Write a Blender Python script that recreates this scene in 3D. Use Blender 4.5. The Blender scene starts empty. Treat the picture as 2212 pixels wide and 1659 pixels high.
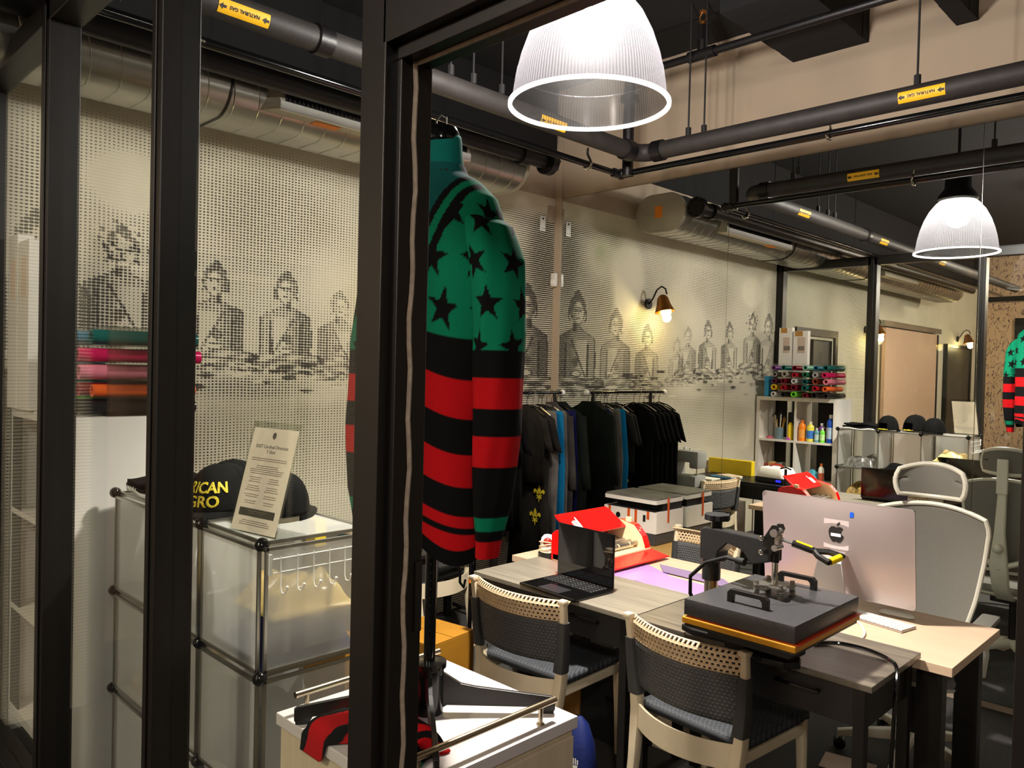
import bpy, bmesh, math, random
from mathutils import Vector, Matrix
PI = math.pi
R = math.radians
sc = bpy.context.scene
COL = sc.collection
random.seed(7)

# ------------------------------------------------------------------ camera
cam_d = bpy.data.cameras.new('camera')
cam = bpy.data.objects.new('camera', cam_d)
COL.objects.link(cam)
sc.camera = cam
yaw, pitch, roll = R(44.8), R(-1.05), R(1.38)
f = Vector((-math.sin(yaw)*math.cos(pitch), math.cos(yaw)*math.cos(pitch), math.sin(pitch)))
r0 = Vector((math.cos(yaw), math.sin(yaw), 0)); u0 = r0.cross(f)
r1 = r0*math.cos(roll)+u0*math.sin(roll); u1 = -r0*math.sin(roll)+u0*math.cos(roll)
M = Matrix((r1, u1, -f)).transposed().to_4x4()
M.translation = Vector((4.308, -4.8, 1.756))
cam.matrix_world = M
cam_d.sensor_width = 36.0
cam_d.lens = 1700/2212*36
cam_d.clip_start = 0.02

# ------------------------------------------------------------------ world, view, large lights
w = bpy.data.worlds.new('night'); sc.world = w; w.use_nodes = True
w.node_tree.nodes['Background'].inputs[0].default_value = (0.55, 0.5, 0.6, 1)
w.node_tree.nodes['Background'].inputs[1].default_value = 0.035
sc.view_settings.view_transform = 'Standard'
sc.view_settings.look = 'None'
sc.view_settings.exposure = 0.0
sc.view_settings.gamma = 1.0

def light(name, kind, loc, power, col, size=.1, rot=None, spot=None, blend=.5):
    d = bpy.data.lights.new(name, kind); d.energy = power; d.color = col
    if kind == 'AREA': d.size = size
    else: d.shadow_soft_size = size
    if spot: d.spot_size = spot; d.spot_blend = blend
    o = bpy.data.objects.new(name, d); COL.objects.link(o); o.location = loc
    if rot: o.rotation_euler = rot
    return o
LAMP = Vector((2.30, -2.385, 2.805))          # centre of the pendant's rim
light('pendant_bulb_light', 'POINT', LAMP+Vector((0, 0, .30)), 640, (1, .93, .84), .09)
light('pendant_downlight', 'SPOT', LAMP+Vector((0, 0, .20)), 260, (1, .93, .84), .06, (0, 0, 0), R(112), .5)
light('far_pendant_light', 'POINT', (2.3, -6.6, 2.98), 260, (1, .86, .7), .12)
light('near_corridor_fill', 'POINT', (5.6, -5.9, 3.4), 190, (1, .93, .86), .25)  # added fill without a fixture, brightens the corridor-facing sides
light('corridor_ambient_fill', 'POINT', (3.6, -10.2, 3.6), 260, (1, .8, .62), .2)  # unseen point light put in for the corridor's ambient level, no fixture

# ------------------------------------------------------------------ materials
def lin(c):
    return tuple(((x/12.92) if x <= .04045 else ((x+.055)/1.055)**2.4) for x in (v/255 for v in c))
class N:
    """tiny node helper"""
    def __init__(s, name):
        s.m = bpy.data.materials.new(name); s.m.use_nodes = True
        s.t = s.m.node_tree; s.t.nodes.clear()
        s.out = s.t.nodes.new('ShaderNodeOutputMaterial')
    def n(s, ty, **kw):
        x = s.t.nodes.new(ty)
        for k, v in kw.items(): setattr(x, k, v)
        return x
    def l(s, a, b): s.t.links.new(a, b)
    def put(s, sock, v):
        if hasattr(v, 'links') or isinstance(v, bpy.types.NodeSocket): s.l(v, sock)
        else: sock.default_value = v
    def math(s, op, a, b=0.0, c=None, clamp=False):
        x = s.n('ShaderNodeMath', operation=op, use_clamp=clamp)
        s.put(x.inputs[0], a); s.put(x.inputs[1], b)
        if c is not None: s.put(x.inputs[2], c)
        return x.outputs[0]
    def mix(s, fac, a, b):
        x = s.n('ShaderNodeMix', data_type='RGBA')
        s.put(x.inputs[0], fac); s.put(x.inputs[6], a); s.put(x.inputs[7], b)
        return x.outputs[2]
    def ramp(s, fac, stops):
        x = s.n('ShaderNodeValToRGB'); e = x.color_ramp.elements
        e[0].position, e[0].color = stops[0][0], (*stops[0][1], 1)
        e[1].position, e[1].color = stops[-1][0], (*stops[-1][1], 1)
        for p, c in stops[1:-1]:
            q = e.new(p); q.color = (*c, 1)
        s.put(x.inputs[0], fac); return x.outputs[0]
    def coords(s, kind='Object', scale=(1, 1, 1)):
        tc = s.n('ShaderNodeTexCoord'); mp = s.n('ShaderNodeMapping')
        mp.inputs['Scale'].default_value = scale
        s.l(tc.outputs[kind], mp.inputs[0]); return mp.outputs[0]
    def noise(s, vec, scale, detail=3, rough=.55):
        x = s.n('ShaderNodeTexNoise'); s.l(vec, x.inputs['Vector'])
        x.inputs['Scale'].default_value = scale; x.inputs['Detail'].default_value = detail
        x.inputs['Roughness'].default_value = rough; return x.outputs[0]
    def bsdf(s, col, rough=.5, metal=0.0, **kw):
        b = s.n('ShaderNodeBsdfPrincipled')
        s.put(b.inputs['Base Color'], col if not isinstance(col, tuple) else (*col[:3], 1))
        s.put(b.inputs['Roughness'], rough); s.put(b.inputs['Metallic'], metal)
        for k, v in kw.items(): s.put(b.inputs[k.replace('_', ' ')], v)
        return b
    def bump(s, h, strength, dist, b):
        x = s.n('ShaderNodeBump'); x.inputs['Strength'].default_value = strength
        x.inputs['Distance'].default_value = dist
        s.l(h, x.inputs['Height']); s.l(x.outputs[0], b.inputs['Normal'])
    def done(s, sh):
        s.l(sh, s.out.inputs[0]); return s.m

def mat(name, rgb, rough=.5, metal=0.0, var=.12, scale=8, stretch=(1, 1, 1), bump=0.0, bscale=60, **kw):
    """procedural: base colour mottled by noise, optional bump"""
    q = N(name); c = lin(rgb); v = q.coords('Object', stretch)
    nz = q.noise(v, scale)
    col = q.ramp(nz, [(.3, tuple(x*(1-var) for x in c)), (.7, tuple(min(1, x*(1+var)) for x in c))])
    b = q.bsdf(col, rough, metal, **kw)
    if bump: q.bump(q.noise(v, bscale, 2), bump, .004, b)
    return q.done(b.outputs[0])

def emit(name, rgb, s):
    q = N(name); e = q.n('ShaderNodeEmission'); e.inputs[0].default_value = (*lin(rgb), 1)
    e.inputs[1].default_value = s; return q.done(e.outputs[0])

M_ = {}
M_['black'] = mat('black_powder_coat', (22, 19, 17), .38, 0, .2, 30, bump=.1)
M_['frame'] = mat('storefront_dark_bronze', (19, 16, 14), .42, .2, .12, 20, (1, 1, .1))
M_['gasket'] = mat('grey_weatherstrip', (150, 135, 118), .9, 0, .2, 60, bump=.5)
M_['gloss_black'] = mat('gloss_black_plastic', (10, 10, 11), .12, 0, .2, 20)
M_['matte_black'] = mat('matte_black', (16, 16, 17), .75, 0, .2, 20)
M_['press'] = mat('charcoal_press_enamel', (72, 72, 75), .36, .3, .10, 60, bump=.15, bscale=200)
M_['pressdark'] = mat('dark_press_metal', (34, 34, 36), .4, .4, .15, 40)
M_['yellow'] = mat('ochre_silicone_pad', (214, 148, 12), .55, 0, .1, 12)
M_['yellowplastic'] = mat('yellow_grip', (240, 205, 20), .35, 0, .05, 12)
M_['brightred'] = mat('bright_red_plastic', (226, 14, 10), .22, 0, .06, 10)
M_['cream'] = mat('cream_chair_frame', (222, 206, 176), .45, 0, .06, 10)
M_['creampart'] = mat('cream_plastic', (240, 212, 168), .4, 0, .06, 10)
M_['white'] = mat('white_laminate', (226, 220, 212), .35, 0, .04, 4)
M_['whiteplastic'] = mat('white_plastic', (228, 226, 220), .3, 0, .04, 10)
M_['keycap'] = mat('white_keys', (240, 238, 230), .4, 0, .03, 10)
M_['silver'] = mat('brushed_silver', (196, 190, 188), .32, .85, .06, 3)
M_['alu'] = mat('anodised_aluminium_back', (178, 165, 163), .38, .55, .03, 2)
M_['chrome'] = mat('chrome', (215, 213, 208), .12, 1, .03, 8)
M_['rail'] = mat('brushed_nickel', (178, 164, 140), .28, 1, .1, 20, (8, .4, 8))
M_['galv'] = mat('galvanised_duct', (168, 166, 158), .30, .9, .18, 4, (1, .6, 1))
M_['galvmatte'] = mat('pale_duct_underside', (176, 168, 150), .5, .35, .08, 4)
M_['pipe'] = mat('black_iron_pipe', (22, 20, 22), .42, .3, .25, 12, bump=.2)
M_['insul'] = mat('grey_pipe_insulation', (62, 58, 56), .85, 0, .25, 14, bump=.4)
M_['orange'] = mat('orange_sticker', (236, 132, 20), .6, 0, .08, 12)
M_['tape'] = mat('orange_packing_tape', (206, 84, 26), .3, 0, .12, 30)
M_['label'] = mat('yellow_label', (246, 186, 14), .5, 0, .05, 10)
M_['ink'] = mat('black_print', (18, 16, 16), .6, 0, .05, 10)
M_['greyprint'] = mat('pale_grey_print', (140, 124, 114), .7, 0, .05, 10)
def paper_mat():
    q = N('printed_paper'); c = q.ramp(q.noise(q.coords('Object'), 6), [(.3, lin((232, 214, 196))), (.7, lin((240, 222, 206)))])
    d = q.n('ShaderNodeBsdfDiffuse'); q.l(c, d.inputs[0]); t_ = q.n('ShaderNodeBsdfTranslucent'); q.l(c, t_.inputs[0])
    a = q.n('ShaderNodeMixShader'); a.inputs[0].default_value = .45; q.l(d.outputs[0], a.inputs[1]); q.l(t_.outputs[0], a.inputs[2])
    return q.done(a.outputs[0])
M_['paper'] = paper_mat()
M_['goldthread'] = mat('gold_embroidery', (214, 190, 30), .6, 0, .2, 120, bump=.6, bscale=300)
M_['darkdrawer'] = mat('dark_grey_wood_front', (30, 27, 28), .5, 0, .2, 20, (1, 8, 8))
M_['card'] = mat('cardboard', (176, 128, 62), .8, 0, .1, 10)
M_['cardyellow'] = mat('ochre_box', (172, 118, 20), .7, 0, .1, 6)
M_['officemesh'] = mat('grey_office_fabric', (112, 109, 101), .8, 0, .08, 300, bump=.4, bscale=500)
M_['officeframe'] = mat('warm_white_nylon', (206, 202, 186), .4, 0, .05, 8)
M_['blue'] = mat('cobalt_bag_fabric', (8, 30, 96), .6, 0, .15, 12, bump=.3)
M_['purple'] = mat('lilac_sheet', (178, 142, 202), .25, 0, .06, 5)
M_['purpledark'] = mat('dull_violet_sheet', (140, 118, 158), .35, 0, .05, 5)
M_['wallwhite'] = mat('warm_white_paint', (174, 157, 136), .8, 0, .05, 1.5, bump=.1, bscale=30)
M_['ceiling'] = mat('black_painted_deck', (6, 6, 9), .9, 0, .3, 3)
M_['door'] = mat('dark_door', (58, 54, 46), .5, 0, .15, 3)
M_['panel'] = mat('pale_sliding_panel', (214, 178, 150), .7, 0, .04, 1)
M_['mousered'] = mat('dark_red_plastic', (160, 40, 28), .3, 0, .08, 10)
M_['machinegrey'] = mat('grey_machine_shell', (150, 150, 144), .45, 0, .06, 8)
M_['trackpad'] = mat('trackpad_glass', (44, 44, 48), .3, 0, .05, 8)
M_['skin_gold'] = mat('gold_print', (206, 184, 40), .6, 0, .15, 40)
M_['brass'] = mat('aged_brass_shade', (150, 96, 40), .35, .8, .1, 10)

def wood(name, a, b_, rough=.4, sc_=(1.5, 26, 26), spec=.5):
    q = N(name); v = q.coords('Object', sc_)
    n1 = q.noise(v, 1.2, 6, .65)
    col = q.ramp(n1, [(.28, lin(a)), (.5, tuple((x+y)/2 for x, y in zip(lin(a), lin(b_)))), (.72, lin(b_))])
    b = q.bsdf(col, rough); b.inputs['Specular IOR Level'].default_value = spec
    q.bump(n1, .08, .002, b)
    return q.done(b.outputs[0])
M_['greywood'] = wood('grey_wood_laminate', (112, 106, 96), (152, 144, 128), .33)
M_['darkwood'] = wood('dark_grey_wood_laminate', (70, 66, 60), (128, 118, 104), .28)
M_['lightwood'] = wood('pale_oak_laminate', (204, 174, 146), (218, 190, 162), .4)
M_['cabinetwood'] = wood('pale_birch_panel', (186, 170, 144), (200, 184, 158), .5, (26, 26, 2))
M_['honeywood'] = wood('honey_wood', (168, 128, 66), (196, 156, 88), .5)

def carpet():
    q = N('charcoal_carpet'); v = q.coords('Object'); n1 = q.noise(v, 260, 3, .7)
    col = q.ramp(n1, [(.35, lin((30, 29, 28))), (.7, lin((82, 80, 76)))])
    b = q.bsdf(col, .95); q.bump(n1, .7, .006, b); return q.done(b.outputs[0])
M_['carpet'] = carpet()

def weave(name, rgb, hole=None, ku=46, kv=30, rough=.65):
    """woven straps from the part's own UVs; 'hole' = share of the cell that is open"""
    q = N(name); c = lin(rgb)
    uv = q.n('ShaderNodeUVMap'); sp = q.n('ShaderNodeSeparateXYZ'); q.l(uv.outputs[0], sp.inputs[0])
    U = q.math('MULTIPLY', sp.outputs[0], float(ku)); V = q.math('MULTIPLY', sp.outputs[1], float(kv))
    row = q.math('MODULO', q.math('FLOOR', V), 2.0)
    U2 = q.math('ADD', U, q.math('MULTIPLY', row, .5))
    fu = q.math('ABSOLUTE', q.math('SUBTRACT', q.math('FRACT', U2), .5))
    fv = q.math('ABSOLUTE', q.math('SUBTRACT', q.math('FRACT', V), .5))
    hgt = q.math('SUBTRACT', 1.0, q.math('MULTIPLY', q.math('MAXIMUM', fu, fv), 2.0))
    nz = q.noise(q.coords('Object'), 40)
    tone = q.math('ADD', .78, q.math('MULTIPLY', nz, .35))
    shade = q.math('MULTIPLY', tone, q.math('ADD', .45, q.math('MULTIPLY', hgt, .75)) if not hole else 1.0)
    x = q.n('ShaderNodeMix', data_type='RGBA'); x.blend_type = 'MULTIPLY'; x.inputs[0].default_value = 1
    x.inputs[6].default_value = (*c, 1); q.l(shade, x.inputs[7])
    b = q.bsdf(x.outputs[2], rough); q.bump(hgt, .8, .004, b)
    if not hole: return q.done(b.outputs[0])
    msk = q.math('MULTIPLY', q.math('LESS_THAN', fu, hole*.5), q.math('LESS_THAN', fv, hole*.52))
    tr = q.n('ShaderNodeBsdfTransparent'); mx = q.n('ShaderNodeMixShader')
    q.l(msk, mx.inputs[0]); q.l(b.outputs[0], mx.inputs[1]); q.l(tr.outputs[0], mx.inputs[2])
    return q.done(mx.outputs[0])
M_['weavegrey'] = weave('grey_woven_strap', (92, 92, 92), None, 34, 13)
M_['weaveseat'] = weave('blue_grey_woven_seat', (72, 76, 82), None, 26, 26)
M_['weavecream'] = weave('cream_woven_strap', (226, 198, 158), .56, 28, 5.0)

def attr_mat(name, rough=.9, bump=.25, bscale=400, sheen=.0):
    q = N(name); a = q.n('ShaderNodeAttribute'); a.attribute_name = 'col'
    v = q.coords('Object'); nz = q.noise(v, bscale, 2)
    x = q.n('ShaderNodeMix', data_type='RGBA'); x.blend_type = 'MULTIPLY'; x.inputs[0].default_value = 1
    q.l(a.outputs[0], x.inputs[6]); q.l(q.math('ADD', .7, q.math('MULTIPLY', nz, .6)), x.inputs[7])
    b = q.bsdf(x.outputs[2], rough); b.inputs['Specular IOR Level'].default_value = .15
    q.bump(nz, bump, .002, b); return q.done(b.outputs[0])
M_['knit'] = attr_mat('knitted_wool')
M_['roll'] = attr_mat('glossy_vinyl', .18, .02, 20)

def cloth(name, rgb, rough=.9, var=.3):
    return mat(name, rgb, rough, 0, var, 14, (1, 1, .4), bump=.35, bscale=120, Specular_IOR_Level=.08)
M_['clothblack'] = cloth('black_jersey', (15, 15, 15))
M_['clothdark'] = cloth('dark_green_black_cloth', (24, 29, 26))
M_['clothbrown'] = cloth('washed_black_cloth', (38, 36, 33))
M_['clothblue'] = cloth('bright_blue_jersey', (16, 110, 160), .8, .1)
M_['clothnavy'] = cloth('navy_cloth', (20, 22, 66))
M_['clothgrey'] = cloth('marled_grey_knit', (104, 100, 96), .95, .35)
M_['clothgreydk'] = cloth('dark_marled_grey', (66, 62, 60), .95, .35)

def frosted():
    q = N('frosted_plastic_panel')
    d = q.n('ShaderNodeBsdfDiffuse'); d.inputs[0].default_value = (.80, .80, .79, 1)
    t = q.n('ShaderNodeBsdfTranslucent'); t.inputs[0].default_value = (.90, .90, .89, 1)
    g = q.n('ShaderNodeBsdfGlossy'); g.inputs['Roughness'].default_value = .25; g.inputs[0].default_value = (.9, .9, .9, 1)
    rf = q.n('ShaderNodeBsdfTransparent')
    q.l(q.ramp(q.noise(q.coords('Object'), 9, 3), [(.3, (.80, .80, .79)), (.7, (.92, .92, .91))]), rf.inputs[0])
    a = q.n('ShaderNodeMixShader'); a.inputs[0].default_value = .5; q.l(d.outputs[0], a.inputs[1]); q.l(t.outputs[0], a.inputs[2])
    b = q.n('ShaderNodeMixShader'); b.inputs[0].default_value = .40; q.l(a.outputs[0], b.inputs[1]); q.l(rf.outputs[0], b.inputs[2])
    c = q.n('ShaderNodeMixShader'); c.inputs[0].default_value = .07; q.l(b.outputs[0], c.inputs[1]); q.l(g.outputs[0], c.inputs[2])
    return q.done(c.outputs[0])
M_['frost'] = frosted()

def glass(name, tint=(.93, .96, .94), dirt=0.0, gl=.06):
    q = N(name); tr = q.n('ShaderNodeBsdfTransparent'); tr.inputs[0].default_value = (*tint, 1)
    g = q.n('ShaderNodeBsdfGlossy'); g.inputs['Roughness'].default_value = .02; g.inputs[0].default_value = (1, 1, 1, 1)
    lw = q.n('ShaderNodeLayerWeight'); lw.inputs[0].default_value = .5
    fr = q.math('ADD', gl*.4, q.math('MULTIPLY', q.math('POWER', lw.outputs['Facing'], 5.0), .5))
    m1 = q.n('ShaderNodeMixShader'); q.l(fr, m1.inputs[0])
    q.l(tr.outputs[0], m1.inputs[1]); q.l(g.outputs[0], m1.inputs[2])
    if not dirt: return q.done(m1.outputs[0])
    v = q.coords('Object', (5, 5, 1.1)); n1 = q.noise(v, 7, 8, .75)
    fac = q.math('MULTIPLY', q.math('GREATER_THAN', n1, .70), dirt)
    d = q.n('ShaderNodeBsdfTranslucent'); d.inputs[0].default_value = (.8, .8, .75, 1)
    m2 = q.n('ShaderNodeMixShader'); q.l(fac, m2.inputs[0]); q.l(m1.outputs[0], m2.inputs[1]); q.l(d.outputs[0], m2.inputs[2])
    return q.done(m2.outputs[0])
M_['pane'] = glass('storefront_glass', (.95, .97, .95), .12)
M_['acrylic'] = glass('clear_acrylic', (.93, .94, .92), 0, .12)
def mirror():
    q = N('silvered_mirror'); g = q.n('ShaderNodeBsdfGlossy'); g.inputs['Roughness'].default_value = 0
    v = q.coords('Object'); c = q.ramp(q.noise(v, .8), [(.3, (.875, .905, .86)), (.7, (.885, .915, .87))])
    q.l(c, g.inputs[0]); return q.done(g.outputs[0])
M_['mirror'] = mirror()

def shade_mat(ribs=150.0):
    q = N('prismatic_acrylic_shade')
    tc = q.n('ShaderNodeTexCoord'); sp = q.n('ShaderNodeSeparateXYZ'); q.l(tc.outputs['Object'], sp.inputs[0])
    ang = q.math('ARCTAN2', sp.outputs[1], sp.outputs[0])
    rib = q.math('ADD', .5, q.math('MULTIPLY', q.math('SINE', q.math('MULTIPLY', ang, ribs)), .5))
    tr = q.n('ShaderNodeBsdfTransparent'); tr.inputs[0].default_value = (.95, .95, 1, 1)
    tl = q.n('ShaderNodeBsdfTranslucent'); tl.inputs[0].default_value = (.040, .039, .044, 1)
    gl = q.n('ShaderNodeBsdfGlossy'); gl.inputs['Roughness'].default_value = .2
    a = q.n('ShaderNodeMixShader'); q.l(q.math('ADD', .28, q.math('MULTIPLY', rib, .40)), a.inputs[0])
    q.l(tr.outputs[0], a.inputs[1]); q.l(tl.outputs[0], a.inputs[2])
    b = q.n('ShaderNodeMixShader'); b.inputs[0].default_value = .08
    q.l(a.outputs[0], b.inputs[1]); q.l(gl.outputs[0], b.inputs[2])
    return q.done(b.outputs[0])
M_['shade'] = shade_mat()
def rim_mat():
    q = N('clear_acrylic_rim'); tl = q.n('ShaderNodeBsdfTranslucent'); tl.inputs[0].default_value = (1, 1, 1, 1)
    d = q.n('ShaderNodeBsdfDiffuse'); d.inputs[0].default_value = (.95, .95, .95, 1)
    a = q.n('ShaderNodeMixShader'); a.inputs[0].default_value = .5
    q.l(tl.outputs[0], a.inputs[1]); q.l(d.outputs[0], a.inputs[2]); return q.done(a.outputs[0])
M_['rim'] = rim_mat()

def mural_mat():
    """halftone mural: dots or horizontal dashes whose size follows the 'ink' amount of the drawing"""
    q = N('halftone_mural_wall')
    a = q.n('ShaderNodeAttribute'); a.attribute_name = 'ink'
    s = q.n('ShaderNodeSeparateColor'); q.l(a.outputs[0], s.inputs[0])
    ink, line, tint = s.outputs[0], s.outputs[1], s.outputs[2]
    g = q.n('ShaderNodeNewGeometry'); p = q.n('ShaderNodeSeparateXYZ'); q.l(g.outputs['Position'], p.inputs[0])
    wob = q.noise(q.coords('Object', (1, 1, 1)), 3.0, 3)
    z = q.math('ADD', p.outputs[2], q.math('MULTIPLY', wob, .02))
    fz = q.math('ABSOLUTE', q.math('SUBTRACT', q.math('FRACT', q.math('DIVIDE', z, .0165)), .5))
    fy = q.math('ABSOLUTE', q.math('SUBTRACT', q.math('FRACT', q.math('DIVIDE', p.outputs[1], .0215)), .5))
    fy2 = q.math('MULTIPLY', fy, q.math('SUBTRACT', 1.0, line))
    d = q.math('POWER', q.math('ADD', q.math('POWER', fy2, 2.6), q.math('POWER', fz, 2.6)), 1/2.6)
    rough_n = q.noise(q.coords('Object'), 45, 4, .7)
    r_ = q.math('MULTIPLY', q.math('POWER', ink, .62), .66)
    r2 = q.math('MULTIPLY', r_, q.math('ADD', .62, q.math('MULTIPLY', rough_n, .75)))
    # anti-aliased edge, a few mm of paint bleed
    e = q.math('DIVIDE', q.math('SUBTRACT', r2, d), .14, clamp=True)
    base = q.ramp(q.noise(q.coords('Object'), .9, 6, .6), [(.3, lin((206, 198, 172))), (.55, lin((222, 214, 192))), (.75, lin((208, 196, 170)))])
    col = q.mix(e, base, (*lin((58, 53, 48)), 1))
    col = q.mix(q.math('MULTIPLY', tint, .55), col, (*lin((150, 160, 104)), 1))
    b = q.bsdf(col, .7); b.inputs['Specular IOR Level'].default_value = .25
    return q.done(b.outputs[0])
M_['mural'] = mural_mat()

# ------------------------------------------------------------------ mesh builder
class B:
    def __init__(s): s.v = []; s.f = []; s.uv = None; s.m = []; s.cur = 0
    def add(s, vs, fs, mi=None):
        o = len(s.v); s.v += [tuple(v) for v in vs]; s.f += [tuple(i+o for i in q) for q in fs]
        s.m += [s.cur if mi is None else mi]*len(fs); return s
    def box(s, c, d, rot=None, bev=0.0):
        x, y, z = (a/2 for a in d)
        if bev:
            bm = bmesh.new(); bmesh.ops.create_cube(bm, size=1)
            for v in bm.verts: v.co = Vector((v.co.x*d[0], v.co.y*d[1], v.co.z*d[2]))
            bmesh.ops.bevel(bm, geom=list(bm.edges), offset=min(bev, min(d)*.45), segments=2, profile=.6, affect='EDGES')
            bm.verts.index_update()
            vs = [v.co.copy() for v in bm.verts]; fs = [[v.index for v in fc.verts] for fc in bm.faces]; bm.free()
        else:
            vs = [Vector(p) for p in ((-x, -y, -z), (x, -y, -z), (x, y, -z), (-x, y, -z), (-x, -y, z), (x, -y, z), (x, y, z), (-x, y, z))]
            fs = [(0, 3, 2, 1), (4, 5, 6, 7), (0, 1, 5, 4), (1, 2, 6, 5), (2, 3, 7, 6), (3, 0, 4, 7)]
        if rot is not None:
            m = rot if isinstance(rot, Matrix) else Matrix.Rotation(rot, 3, 'Z')
            vs = [m @ v for v in vs]
        c = Vector(c); return s.add([v+c for v in vs], fs)
    def bb(s, x0, x1, y0, y1, z0, z1, bev=0.0):
        return s.box(((x0+x1)/2, (y0+y1)/2, (z0+z1)/2), (abs(x1-x0), abs(y1-y0), abs(z1-z0)), None, bev)
    def cyl(s, a, b, r, r2=None, n=16, cap=True):
        a, b = Vector(a), Vector(b); r2 = r if r2 is None else r2
        d = (b-a).normalized(); q = d.to_track_quat('Z', 'Y').to_matrix()
        vs = []
        for p, rr in ((a, r), (b, r2)):
            vs += [p+q@Vector((rr*math.cos(2*PI*i/n), rr*math.sin(2*PI*i/n), 0)) for i in range(n)]
        fs = [(i, (i+1) % n, n+(i+1) % n, n+i) for i in range(n)]
        if cap: fs += [tuple(range(n-1, -1, -1)), tuple(range(n, 2*n))]
        return s.add(vs, fs)
    def tube(s, pts, r, n=10, cap=True, closed=False):
        pts = [Vector(p) for p in pts]; k = len(pts); vs = []; q = None
        rr = r if isinstance(r, (list, tuple)) else [r]*k
        for i, p in enumerate(pts):
            if closed: d = pts[(i+1) % k]-pts[i-1]
            else: d = pts[min(i+1, k-1)]-pts[max(i-1, 0)]
            d.normalize()
            if q is None:
                q = d.to_track_quat('Z', 'Y').to_matrix(); last = d
            else:
                q = last.rotation_difference(d).to_matrix() @ q; last = d
            vs += [p+q@Vector((rr[i]*math.cos(2*PI*j/n), rr[i]*math.sin(2*PI*j/n), 0)) for j in range(n)]
        fs = []
        for i in range(k if closed else k-1):
            a, b = i*n, ((i+1) % k)*n
            fs += [(a+j, a+(j+1) % n, b+(j+1) % n, b+j) for j in range(n)]
        if cap and not closed: fs += [tuple(range(n-1, -1, -1)), tuple(range((k-1)*n, k*n))]
        return s.add(vs, fs)
    def lathe(s, prof, c=(0, 0, 0), n=32, axis='Z'):
        c = Vector(c); vs = []
        for (r, z) in prof:
            for j in range(n):
                a = 2*PI*j/n; p = Vector((r*math.cos(a), r*math.sin(a), z))
                if axis == 'Y': p = Vector((p.x, p.z, p.y))
                if axis == 'X': p = Vector((p.z, p.x, p.y))
                vs.append(p+c)
        fs = [(i*n+j, i*n+(j+1) % n, (i+1)*n+(j+1) % n, (i+1)*n+j) for i in range(len(prof)-1) for j in range(n)]
        return s.add(vs, fs)
    def sph(s, c, r, n=14, m=8):
        r = Vector(r) if not isinstance(r, (int, float)) else Vector((r, r, r)); c = Vector(c)
        vs = [c+Vector((0, 0, -r.z))]
        for i in range(1, m):
            t = PI*i/m-PI/2
            vs += [c+Vector((r.x*math.cos(t)*math.cos(2*PI*j/n), r.y*math.cos(t)*math.sin(2*PI*j/n), r.z*math.sin(t))) for j in range(n)]
        vs.append(c+Vector((0, 0, r.z))); e = len(vs)-1
        fs = [(0, 1+(j+1) % n, 1+j) for j in range(n)]
        for i in range(m-2): fs += [(1+i*n+j, 1+i*n+(j+1) % n, 1+(i+1)*n+(j+1) % n, 1+(i+1)*n+j) for j in range(n)]
        fs += [(e, 1+(m-2)*n+j, 1+(m-2)*n+(j+1) % n) for j in range(n)]
        return s.add(vs, fs)
    def loft(s, rings, cap=True, closed=True):
        n = len(rings[0]); vs = [p for r in rings for p in r]; fs = []
        for i in range(len(rings)-1):
            for j in range(n if closed else n-1):
                fs.append((i*n+j, i*n+(j+1) % n, (i+1)*n+(j+1) % n, (i+1)*n+j))
        if cap and closed: fs += [tuple(range(n-1, -1, -1)), tuple(range((len(rings)-1)*n, len(rings)*n))]
        return s.add(vs, fs)
    def prism(s, poly, z0, z1, fn=None):
        """poly in 2D extruded; fn maps (x, y, z) to 3D"""
        n = len(poly); fn = fn or (lambda x, y, z: (x, y, z))
        vs = [fn(x, y, z0) for x, y in poly]+[fn(x, y, z1) for x, y in poly]
        fs = [tuple(range(n-1, -1, -1)), tuple(range(n, 2*n))]+[(i, (i+1) % n, n+(i+1) % n, n+i) for i in range(n)]
        return s.add(vs, fs)
    def grid(s, fn, nu, nv):
        o = len(s.v); vs = [fn(i/nu, j/nv) for j in range(nv+1) for i in range(nu+1)]
        fs = [(j*(nu+1)+i, j*(nu+1)+i+1, (j+1)*(nu+1)+i+1, (j+1)*(nu+1)+i) for j in range(nv) for i in range(nu)]
        s.add(vs, fs)
        if s.uv is None: s.uv = {}
        for j in range(nv+1):
            for i in range(nu+1): s.uv[o+j*(nu+1)+i] = (i/nu, j/nv)
        return s

def cat(o, label=None, category=None, group=None, kind=None):
    if label: o['label'] = label
    if category: o['category'] = category
    if group: o['group'] = group
    if kind: o['kind'] = kind
    return o

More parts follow.
